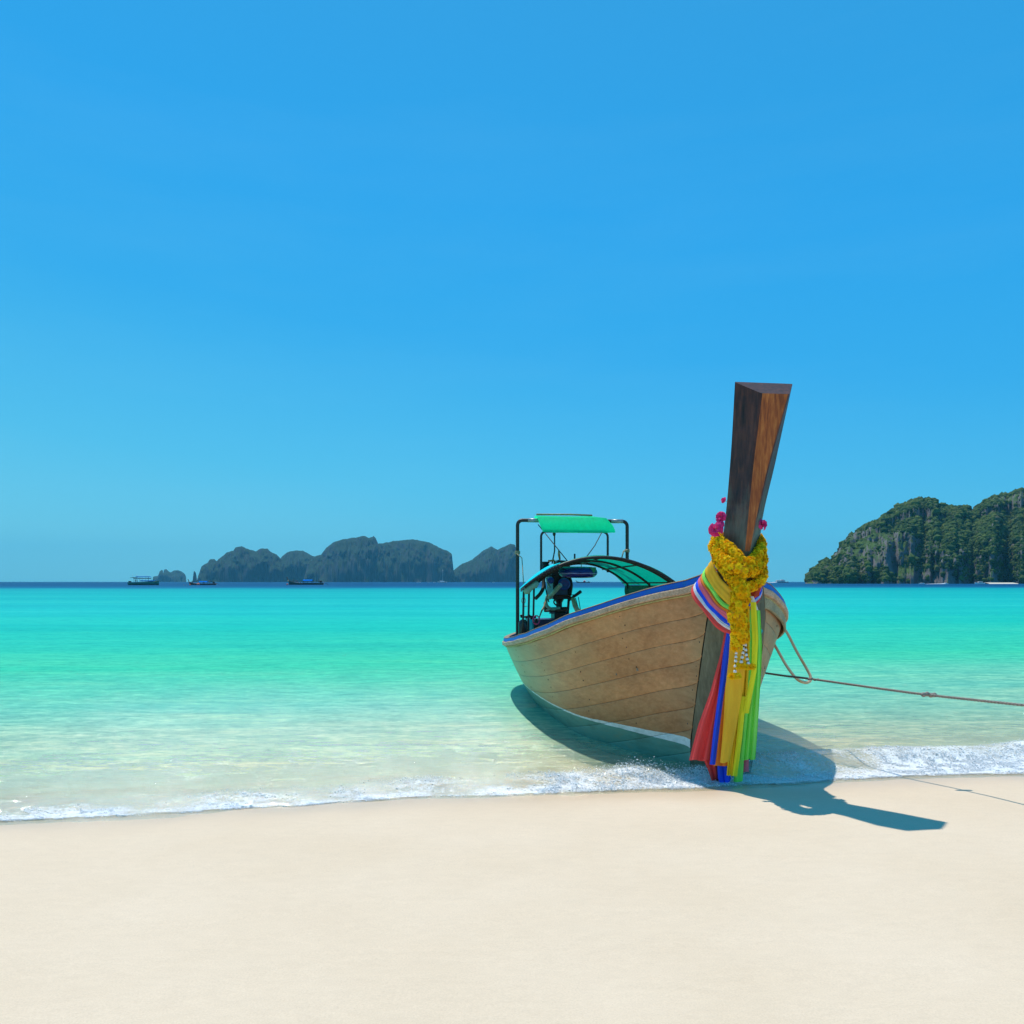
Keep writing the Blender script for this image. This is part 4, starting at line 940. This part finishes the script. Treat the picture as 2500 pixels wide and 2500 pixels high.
def island(prof, D, depth, m, seed, nx=420, ny=90, rough=.05, cliff=.32, front=None, ridge_n=26):
    us = np.array([p[0] for p in prof], float); vs = np.array([p[1] for p in prof], float)
    u = np.linspace(us[0], us[-1], nx); Xc = (u-1250)/2000*D; H = np.maximum(0, (1421-np.interp(u, us, vs))/2000*D)
    H = H*(1+.02*(fbm(u*.12, 0*u, 4, seed)-.5)*2)
    t = np.linspace(0, 1, ny)[None, :]; X = np.repeat(Xc[:, None], ny, 1); Hm = H[:, None]
    env = np.clip(np.sin(np.pi*np.linspace(0, 1, nx)), 0, 1)[:, None]**.35
    # buttresses push the shoreline in and out
    but = fbm(u[:, None]/ridge_n+0*t, t*1.5, 4, seed+3)
    y0 = D-depth*.22*but*env
    Y = y0+depth*env*t*(1.0)
    tt = t+.10*(fbm(u[:, None]/ridge_n*1.6+0*t, t*5, 4, seed+5)-.5)*np.sin(np.pi*t)
    tt = np.clip(tt, 0, 1)
    rise = np.where(tt < .06, tt/.06*cliff, cliff+(1-cliff)*np.sin(np.clip((tt-.06)/.44, 0, 1)*np.pi/2)**.85)
    fall = np.where(t > .55, np.cos((t-.55)/.45*np.pi/2)**.7, 1)
    Z = Hm*rise*fall
    rel = D*.018; wz = np.clip(t/.04, 0, 1)
    Y = Y-wz*rel*1.9*(fbm(X/rel, Z/(rel*1.6), 6, seed+9, .62)-.5)*2
    Z = Z-Hm*.05*np.abs(fbm(X/(rel*.5), Y/(rel*.6), 5, seed+19, .6)-.5)*2*wz
    Z = np.minimum(Z, Hm*1.0)
    Z[:, 0] = -3; Z[:, -1] = -3
    # keep the outline as surveyed: perspective of deeper rows needs extra height
    pers = (Y/D); Z = np.where(Z > 0, CAM_H+(Z-CAM_H)*np.where(rise > .9, pers, 1), Z)
    X = X*pers
    V = np.stack([X, Y, Z], -1).reshape(-1, 3)
    ob = npmesh('island', V, gridfaces(nx, ny), m); tag(ob, kind='structure'); return X, Y, Z
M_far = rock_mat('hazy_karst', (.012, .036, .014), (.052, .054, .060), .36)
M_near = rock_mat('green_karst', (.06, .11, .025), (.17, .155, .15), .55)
RIGHT = [(1966, 1421), (1968, 1414), (1974, 1399), (1992, 1382), (2011, 1367), (2024, 1367), (2031, 1374), (2035, 1349), (2046, 1342), (2055, 1322), (2075, 1304), (2098, 1289), (2122, 1274), (2145, 1271), (2161, 1254), (2191, 1235), (2221, 1221), (2241, 1216), (2264, 1214), (2284, 1218),
         (2292, 1235), (2304, 1229), (2324, 1231), (2337, 1236), (2357, 1233), (2364, 1236), (2370, 1251), (2383, 1235), (2403, 1218), (2430, 1209), (2456, 1205), (2479, 1194), (2500, 1193), (2600, 1180), (2750, 1200), (2900, 1260), (3000, 1340), (3050, 1421)]
RX, RY, RZ = island(RIGHT, 700, 330, M_near, 101, 620, 130, .07, .30, ridge_n=30)
LEFT1 = [(480, 1421), (484, 1405), (492, 1383), (507, 1373), (512, 1365), (523, 1365), (529, 1370), (534, 1364), (544, 1357), (553, 1349), (570, 1344), (575, 1336), (590, 1333), (610, 1340), (625, 1346), (636, 1339), (653, 1339), (660, 1347), (675, 1353), (684, 1362), (690, 1372), (695, 1421)]
LEFT2 = [(668, 1421), (680, 1368), (690, 1357), (701, 1349), (718, 1344), (740, 1344), (762, 1356), (778, 1362), (800, 1385), (815, 1421)]
LEFT3 = [(740, 1421), (752, 1372), (766, 1358), (784, 1354), (796, 1338), (814, 1324), (831, 1318), (853, 1314), (888, 1308), (901, 1314), (912, 1308), (918, 1316), (923, 1328), (935, 1340), (944, 1421)]
LEFT4 = [(905, 1421), (915, 1340), (923, 1328), (944, 1324), (962, 1320), (1005, 1317), (1049, 1323), (1070, 1336), (1092, 1344), (1103, 1353), (1107, 1388), (1110, 1421)]
LEFT5 = [(1102, 1421), (1106, 1394), (1110, 1390), (1127, 1377), (1153, 1366), (1175, 1347), (1199, 1334), (1214, 1342), (1244, 1328), (1257, 1329), (1262, 1345), (1267, 1421)]
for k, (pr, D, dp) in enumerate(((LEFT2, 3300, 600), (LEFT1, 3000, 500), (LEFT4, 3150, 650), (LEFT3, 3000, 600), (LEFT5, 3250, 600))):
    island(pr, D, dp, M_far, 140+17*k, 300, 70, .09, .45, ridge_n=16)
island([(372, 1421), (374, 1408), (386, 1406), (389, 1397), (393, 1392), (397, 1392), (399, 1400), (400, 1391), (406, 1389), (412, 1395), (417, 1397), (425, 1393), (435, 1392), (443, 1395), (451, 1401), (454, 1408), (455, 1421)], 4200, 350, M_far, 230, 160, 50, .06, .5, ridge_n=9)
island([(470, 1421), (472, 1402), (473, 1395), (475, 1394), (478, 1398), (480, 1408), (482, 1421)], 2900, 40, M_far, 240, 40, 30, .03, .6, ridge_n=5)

# trees covering the near island: one wood of leafy clumps nobody could count
def wood_cover(Xg, Yg, Zg, n, size, seed, name, label, dens_bias=0.0):
    rng = np.random.default_rng(seed); IV, IF = ico()
    nx, ny = Xg.shape; i = rng.uniform(0, nx-2, n*3); j = (rng.uniform(0, 1, n*3)**1.1)*(ny*.62)+1; i0 = i.astype(int); j0 = j.astype(int); fi = i-i0; fj = j-j0
    f = lambda G: (G[i0, j0]*(1-fi)*(1-fj)+G[i0+1, j0]*fi*(1-fj)+G[i0, j0+1]*(1-fi)*fj+G[i0+1, j0+1]*fi*fj)
    x, y, z = f(Xg), f(Yg), f(Zg)
    slope = np.abs(Zg[i0, j0+1]-Zg[i0, j0])/np.maximum(.5, np.abs(Yg[i0, j0+1]-Yg[i0, j0]))
    keep = (z > 1.5) & (rng.random(n*3) < np.clip(1.1-slope*.16+4.5*(fbm(x/32, z/20, 5, seed)-.5)+dens_bias, .03, 1))
    x, y, z = x[keep][:n], y[keep][:n], z[keep][:n]; n = len(x)
    s = size*rng.gamma(4, .25, n)*(.6+.8*rng.random(n)); 
    V = IV[None]*(s[:, None, None]*rng.uniform(.7, 1.2, (n, 1, 3)))*(1+.35*(rng.random((n, len(IV), 1))-.5))+np.stack([x, y-s*.2, z-s*.15], -1)[:, None, :]
    F = IF[None]+(np.arange(n)*len(IV))[:, None, None]
    tone = np.repeat(rng.random(n), len(IV))
    m = bpy.data.materials.new(name+'_leaf'); t = nodes(m); o = N(t, 'ShaderNodeOutputMaterial'); p = N(t, 'ShaderNodeBsdfPrincipled')
    a = N(t, 'ShaderNodeAttribute', attribute_name='tone').outputs['Fac']
    big = noise(t, (1, 1, 1), .02, 4, .6)
    fx = math_(t, 'ADD', math_(t, 'MULTIPLY', a, .6), math_(t, 'MULTIPLY', big, .5))
    c = ramp(t, fx, [(.1, (.015, .035, .012)), (.4, (.035, .075, .016)), (.6, (.075, .125, .022)), (.78, (.12, .155, .03)), (.95, (.13, .115, .08))]).outputs[0]
    t.links.new(c, p.inputs['Base Color']); p.inputs['Roughness'].default_value = .85; p.inputs['Specular IOR Level'].default_value = .1
    t.links.new(bump(t, noise(t, (1, 1, 1), .9, 3, .7), 1, 1.5), p.inputs['Normal']); t.links.new(p.outputs[0], o.inputs[0])
    tag(npmesh(name, V.reshape(-1, 3), F.reshape(-1, 3), m, smooth=False, attrs={'tone': tone}), label, 'forest', kind='stuff')
wood_cover(RX, RY, RZ, 45000, 1.15, 5, 'jungle', 'green jungle covering the steep limestone island on the right', -.42)
# pale beach strip at the foot of the near island
b = MB(); b.grid([[(x, y, z) for x in np.linspace(362, 384, 20)] for y, z in ((620, -.3), (622, .4), (628, 1.0))]); tag(b.build('far_beach', mat('far_sand', (.7, .62, .48), .9)), kind='structure')

# ------------------------------------------------------------------ boats on the water
def person(label, p, h=1.7, shirt=(.6, .05, .04), sit=False, rz=0, half=False):
    base = Vector(p); t = empty('person', base, rz); tag(t, label, 'person', None)
    sk = mat('skin', (.30, .16, .09), .6, .1); sh = mat('shirt', shirt, .8, .15); dk = mat('trousers', (.03, .04, .07), .8)
    k = h/1.7; hip = .85*k if not sit else .35*k
    if half: hip = -.45*k
    b = MB(); 
    b.tube([(0, 0, hip), (0, 0, hip+.1*k), (0, 0, hip+.35*k), (0, 0, hip+.55*k), (0, 0, hip+.6*k), (0, 0, hip+.66*k), (0, 0, hip+.74*k), (0, 0, hip+.84*k), (0, 0, hip+.87*k)], [.15*k, .15*k, .17*k, .16*k, .06*k, .055*k, .09*k, .085*k, .03*k], 10)
    for s in (-1, 1):
        if not half: b.tube([(0, s*.08*k, hip+.05), (.0 if not sit else .35*k, s*.1*k, hip*.5 if not sit else hip), (0 if not sit else .38*k, s*.11*k, 0)], [.08*k, .06*k, .04*k], 8)
        b.tube([(0, s*.18*k, hip+.52*k), (.04, s*.25*k, hip+.28*k), (.12, s*.2*k, hip+.08*k)], [.05*k, .04*k, .025*k], 8)
    b.build('body', sk, t)
    if not half or True:
        c = MB(); c.tube([(0, 0, hip+.02), (0, 0, hip+.35*k), (0, 0, hip+.56*k)], [.165*k, .185*k, .15*k], 10); c.build('shirt', sh, t)
    if not half:
        c = MB()
        for s in (-1, 1): c.tube([(0, s*.08*k, hip+.05), (0 if not sit else .35*k, s*.1*k, hip*.5 if not sit else hip), (0 if not sit else .36*k, s*.1*k, hip*.25)], [.095*k, .075*k, .06*k], 8)
        c.build('trousers', dk, t)
    MB().ball((-.01, 0, hip+.81*k), .098*k, 8, 6).build('hair', mat('dark_hair', (.02, .015, .01), .8), t)
    return t
def hull_small(b, L, W, H, sheer, draft=.4, n=22):
    rows = []
    for i in range(n+1):
        k = i/n; x = -L/2+L*k; w_ = W/2*(math.sin(math.pi*min(1, k*1.6+.02)/2)**.7 if k < .62 else 1-.35*((k-.62)/.38)**2); w_ = max(.03, w_)
        top = H+sheer*(1-min(1, k/.35))**2+.15*max(0, k-.7)
        rows.append([Vector((x-(top-z)*-.0, y, z)) for y, z in ((-w_, top), (-w_*.92, top*.5), (-w_*.7, 0), (-.03, -draft), (.03, -draft), (w_*.7, 0), (w_*.92, top*.5), (w_, top), (w_*.9, top), (w_*.6, .1), (-w_*.6, .1), (-w_*.9, top))])
    b.grid([r[::-1] for r in rows], closed_u=True); n_ = 12; b.f.append(tuple(range(n_))); b.mi.append(0); b.f.append(tuple(n*n_+j for j in reversed(range(n_)))); b.mi.append(0)
M_hullg = mat('dark_green_hull', (.02, .06, .05), .5, .4, 2); M_hullb = mat('brown_hull', (.10, .045, .02), .5, .4, 2)
M_cblue = mat('blue_canopy', (.002, .20, .72), .95, .12, 1, spec=.03); M_white = mat('white_paint', (.8, .8, .8), .4, .08, 2)
def small_longtail(u0, u1, vb, label, hullm, canopy=(.47, .72), canopy_m=M_cblue, Y=None, group='longtail boats'):
    Y = Y or CAM_H*2000/(vb-1420); L = (u1-u0)/2000*Y; x = ((u0+u1)/2-1250)/2000*Y
    t = empty('longtail_boat', (x, Y, 0), .06); tag(t, label, 'boat', group); k = L/14
    b = MB(); hull_small(b, L*.96, 1.9*k, .75*k, 1.0*k); b.build('hull', hullm, t)
    b = MB(); b.tube([(-L*.47, 0, .9*k), (-L*.50, 0, 1.9*k), (-L*.535, 0, 3.0*k)], [.12*k, .16*k, .22*k], 6); b.build('prow', M_dark, t)
    b = MB()
    for z, c in ((1.7, 0),): b.tube([(-L*.492, 0, 1.2*k), (-L*.503, -.05, 1.9*k)], [.32*k, .26*k], 8)
    b.build('ribbon', cloth('boat_ribbon', (.75, .45, .25), .2), t)
    c0, c1 = -L/2+L*canopy[0], -L/2+L*canopy[1]
    b = MB(); rows = [[(xx, .95*k*math.sin(a), 1.45*k+.55*k*math.cos(a)) for a in np.linspace(-1.5, 1.5, 11)] for xx in np.linspace(c0, c1, 6)]
    rows2 = [[(p[0], p[1]*.97, p[2]-.06*k) for p in r] for r in rows]; b.grid(rows); b.grid([r[::-1] for r in rows2]); b.build('canopy', canopy_m, t)
    for xx in (c0+.1, (c0+c1)/2, c1-.1):
        for s in (-1, 1): MB().tube([(xx, s*.9*k, .55*k), (xx, s*.93*k, 1.5*k)], .05*k, 5).build('canopy_post', M_pipe, t)
    b = MB(); b.box((L*.40, 0, 1.25*k), (.9*k, .6*k, .8*k), Matrix.Rotation(.3, 3, 'Y')); b.tube([(L*.42, 0, .6*k), (L*.40, 0, 1.2*k)], .2*k, 8); b.build('engine', M_iron, t)
    b = MB(); b.tube([(L*.43, 0, 1.3*k), (L*.62, -.3, .05)], .07*k, 5); b.build('propeller_shaft', M_pipe, t)
    for xx, hh in ((.28, 2.4), (.34, 2.2)): MB().tube([(L*xx, .5*k, .6*k), (L*xx, .5*k, hh*k)], .045*k, 5).build('mast', M_pipe, t)
    return t, Y, k
def buoy(u, v, r, label, col=(.8, .10, .04)):
    Y = CAM_H*2000/(v-1420); t = empty('buoy', at(u, v, Y)); tag(t, label, 'buoy', 'red buoys beside the moored boats')
    MB().ball((0, 0, r*.35), r, 12, 8).build('float', mat('red_buoy', col, .5, .1), t); MB().tube([(0, 0, r*1.2), (0, 0, r*1.7)], r*.18, 6).build('eye', M_pipe, t)
tb, Yb, kb_ = small_longtail(462, 528, 1428.2, 'brown longtail boat with blue canopy in front of the small rock spire', M_hullb, (.38, .68))
person('person in orange crouching at the bow of the brown longtail', at(469, 1428, Yb)+Vector((0, 0, 1.0*kb_)), 1.8, (.65, .25, .08), True)
person('person in a pink shirt sitting under the blue canopy of the brown longtail', at(497, 1427, Yb-.3)+Vector((0, 0, .5)), 1.8, (.75, .25, .2), True)
person('person in orange standing aft on the brown longtail', at(512, 1427, Yb)+Vector((0, 0, .4)), 1.9, (.75, .15, .05), False)
buoy(464, 1428.6, .38, 'small red buoy left of the brown longtail by the wading swimmers'); buoy(484, 1428.4, .75, 'larger orange red buoy against the brown longtail hull')
person('left of two dark swimmers in the water left of the brown longtail', at(449, 1428.3, 410), 1.7, (.05, .05, .07), half=True)
person('right of two dark swimmers in the water left of the brown longtail', at(456, 1428.3, 410), 1.7, (.05, .05, .07), half=True)
tb, Yb, kb_ = small_longtail(704, 791, 1427.6, 'dark green longtail boat with blue canopy and people in red at its bow', M_hullg, (.42, .68))
for u, hh, sit, lb in ((716, 2.2, False, 'dark clad person standing tallest at the bow of the green longtail'), (723, 1.9, False, 'person in a red shirt standing behind the bow of the green longtail'), (727, 1.7, True, 'person in red sitting just behind the standing one on the green longtail'),
                       (733, 1.7, True, 'person in red sitting amidships on the green longtail'), (742, 1.6, True, 'person in red sitting by the front edge of the blue canopy')):
    person(lb, at(u, 1427.6, Yb)+Vector((0, 0, .85 if u < 730 else .6)), hh, (.02, .03, .05) if u == 716 else (.60, .04, .06), sit)
buoy(701.5, 1427.9, .5, 'small red buoy off the bow of the green longtail')
Yq = 1400.
t_, Y_, k_ = small_longtail(1407, 1441, 1422.9, 'distant longtail boat seen under the canopy with a red bundle aboard', M_hullb, (.55, .68), M_white, Y=1150)
b = MB(); q = at(1427, 1419.6, 1150); b.ball(q, 1.5, 8, 6, (1.2, 1, 1)); tag(b.build('red_bundle', mat('red_cloth_bundle', (.75, .08, .08), .7), origin=q), 'red bundle standing on the distant longtail seen under the canopy', 'bundle')

# speedboat with a blue top on the far left
def tour_boat():
    Y = CAM_H*2000/(1428.3-1420); x0 = (315-1250)/2000*Y; L = 73/2000*Y; t = empty('tour_boat', (x0+L/2, Y, 0), 0)
    tag(t, 'green hulled speedboat with blue upper canopy moored at the far left', 'boat')
    b = MB(); rows = []
    for i in range(17):
        k = i/16; x = -L/2+L*k; w_ = 1.7*(1-max(0, (k-.55)/.45)**2.2)+.04; top = 1.3+.9*k**2; ch = .35+.9*max(0, k-.6)
        rows.append([(x, -w_, top), (x, -w_*.85, ch), (x, 0, -.5+.9*max(0, k-.6)), (x, w_*.85, ch), (x, w_, top), (x, w_*.9, top-.05), (x, 0, top-.25), (x, -w_*.9, top-.05)])
    b.grid(rows, closed_u=True); b.f.append(tuple(reversed(range(8)))); b.mi.append(0); b.build('hull', mat('green_hull', (.03, .17, .11), .35, .3, .6), t)
    b = MB(); b.grid([[(x, s*(1.72*(1-max(0, ((x+L/2)/L-.55)/.45)**2.2)+.04), 1.25+.9*((x+L/2)/L)**2+dz) for x in np.linspace(-L/2, L/2, 14)] for s, dz in ((-1, .12), (-1, .0))]); b.build('rub_strip', mat('pale_rub_strip', (.35, .38, .36), .5), t)
    b = MB(); b.box((-L*.02, 0, 4.05), (L*.46, 2.7, .16)); b.box((-L*.02, 0, 4.22), (L*.42, 2.3, .18)); b.build('upper_canopy', M_cblue, t)
    b = MB(); b.box((-L*.06, 0, 3.3), (L*.5, 2.8, .35)); b.build('canopy_side', mat('navy_side_cloth', (.02, .04, .12), .6), t)
    b = MB(); b.box((L*.12, 0, 2.1), (L*.42, 2.6, .5)); b.build('blue_dodger', M_cblue, t)
    for x in (-L*.3, -L*.1, L*.1, L*.2):
        for s in (-1, 1): MB().tube([(x, s*1.3, 1.6), (x, s*1.3, 4.0)], .06, 5).build('canopy_post', M_pipe, t)
    b = MB(); b.box((-L*.33, 0, 3.75), (L*.2, 2.6, .12), Matrix.Rotation(-.1, 3, 'Y')); b.build('stern_awning', M_dark, t)
    for y in (-.6, .6):
        b = MB(); b.box((-L*.47, y, 1.5), (.7, .5, 1.0)); b.box((-L*.48, y, .5), (.3, .3, 1.2)); b.build('outboard_motor', M_iron, t)
    for x in (-L*.38, -L*.24): MB().tube([(x, 0, 3.8), (x, 0, 5.6)], .05, 5).build('antenna', M_white, t)
    return t, Y, L
tb, Yt, Lt = tour_boat()
person('person in red standing at the stern of the blue topped speedboat', at(331, 1428, Yt)+Vector((0, -.3, 1.1)), 1.8, (.6, .08, .06))
person('person in a pale shirt beside the one in red on the speedboat stern', at(336, 1428, Yt)+Vector((0, -.5, 1.1)), 1.7, (.6, .5, .45))
buoy(340, 1428.2, .55, 'red buoy floating against the hull of the green speedboat')

# sailing boat and little white craft under the far cliffs
def yacht():
    Y = 1250.; x = (1080-1250)/2000*Y; L = 22/2000*Y; t = empty('sailing_boat', (x, Y, 0), 0); tag(t, 'white sailing yacht with a tall mast anchored below the far cliffs', 'boat')
    b = MB(); hull_small(b, L, 3.6, 1.3, .5, .6); b.build('hull', M_white, t)
    b = MB(); hull_small(b, L*1.001, 3.7, .5, .0, .6); b.build('boot_stripe', M_dark, t)
    b = MB(); b.box((0, 0, 1.8), (L*.45, 2, 1)); b.build('cabin', M_white, t)
    MB().tube([(.5, 0, 1), (.5, 0, 20)], [.2, .12], 6).build('mast', M_white, t); MB().tube([(.5, 0, 3.2), (-4.5, 0, 3.0)], .3, 6).build('boom', mat('sail_cover', (.5, .55, .6), .7), t)
    for x2 in (-L*.5, L*.5): MB().tube([(.5, 0, 20), (x2, 0, 1.5)], .05, 4).build('stay', M_steel, t)
yacht()
def launch(u, v, w_, Y, label, group='small white motor boats'):
    L = w_/2000*Y; t = empty('motor_boat', ((u-1250)/2000*Y, Y, 0), 0); tag(t, label, 'boat', group)
    b = MB(); hull_small(b, L, L*.3, L*.13, L*.06, .4); b.build('hull', M_white, t)
    b = MB(); b.box((L*.05, 0, L*.19), (L*.4, L*.22, L*.11)); b.build('cabin', M_white, t)
    b = MB(); b.box((L*.05, 0, L*.185), (L*.41, L*.225, L*.04)); b.build('window_band', M_dark, t)
launch(1022, 1421, 9, 1350, 'small white motor boat, leftmost of those below the far cliffs'); launch(1046, 1421, 5, 1350, 'tiny white motor boat below the small green patch of the far cliffs')
launch(1061, 1421, 7, 1300, 'tiny white motor boat just left of the sailing yacht'); launch(1205, 1421, 7, 1400, 'lone white motor boat in front of the rightmost far island')
launch(2250, 1421, 14, 560, 'white motor boat running below the right island, leftmost there'); launch(2308, 1421, 14, 560, 'white motor boat just behind the first one below the right island')
launch(2392, 1421, 25, 560, 'largest white cruiser below the pale cliff of the right island')
def ferry():
    Y = 1100.; L = 34/2000*Y; t = empty('ferry', ((1908-1250)/2000*Y, Y, 0), math.pi); tag(t, 'low grey white ferry speeding right along the horizon beside the prow', 'ferry')
    b = MB(); hull_small(b, L, 5, 1.6, .4, .5); b.build('hull', mat('pale_grey_hull', (.45, .47, .5), .5), t)
    b = MB(); b.box((L*.08, 0, 2.7), (L*.6, 4, 2.0)); b.build('cabin', M_white, t)
    b = MB(); b.box((L*.08, 0, 2.9), (L*.605, 4.05, .5)); b.build('window_band', M_dark, t)
    b = MB(); b.box((-L*.05, 0, 4.2), (L*.2, 3, .9)); b.build('wheelhouse', M_white, t)
ferry()
def wake(x0, x1, y, h, label):
    rng = np.random.default_rng(int(abs(x0))); IV, IF = ico(); n = 500; k = rng.random(n); x = x0+(x1-x0)*k; s = h*(.3+.7*k)*rng.uniform(.4, 1, n)
    V = IV[None]*s[:, None, None]*np.array([2.2, 1.5, .8])+np.stack([x, y+rng.normal(0, 1.2, n), s*.3], -1)[:, None]; F = IF[None]+(np.arange(n)*len(IV))[:, None, None]
    tag(npmesh('wake_foam', V.reshape(-1, 3), F.reshape(-1, 3), mat('wake_white', (.85, .88, .9), .6)), label, 'foam', kind='stuff')
wake((1858-1250)/2000*1100, (1896-1250)/2000*1100, 1100, 1.1, 'white wake trailing behind the ferry on the horizon')
wake((2262-1250)/2000*560, (2304-1250)/2000*560, 560, .45, 'thin white wake between the two motor boats below the right island')

# ------------------------------------------------------------------ haze
def haze():
    b = MB(); top = 330.; b.box((0, 3600, (top-9)/2), (57400, 7480, top+9)); 
    m = bpy.data.materials.new('air_haze'); t = nodes(m); o = N(t, 'ShaderNodeOutputMaterial'); v = N(t, 'ShaderNodeVolumePrincipled')
    v.inputs['Color'].default_value = (.17, .70, 1, 1); v.inputs['Density'].default_value = .00009; v.inputs['Anisotropy'].default_value = .0
    t.links.new(v.outputs[0], o.inputs['Volume'])
    tag(b.build('haze', m, smooth=False), 'pale blue sea haze', 'haze', kind='stuff')
haze()
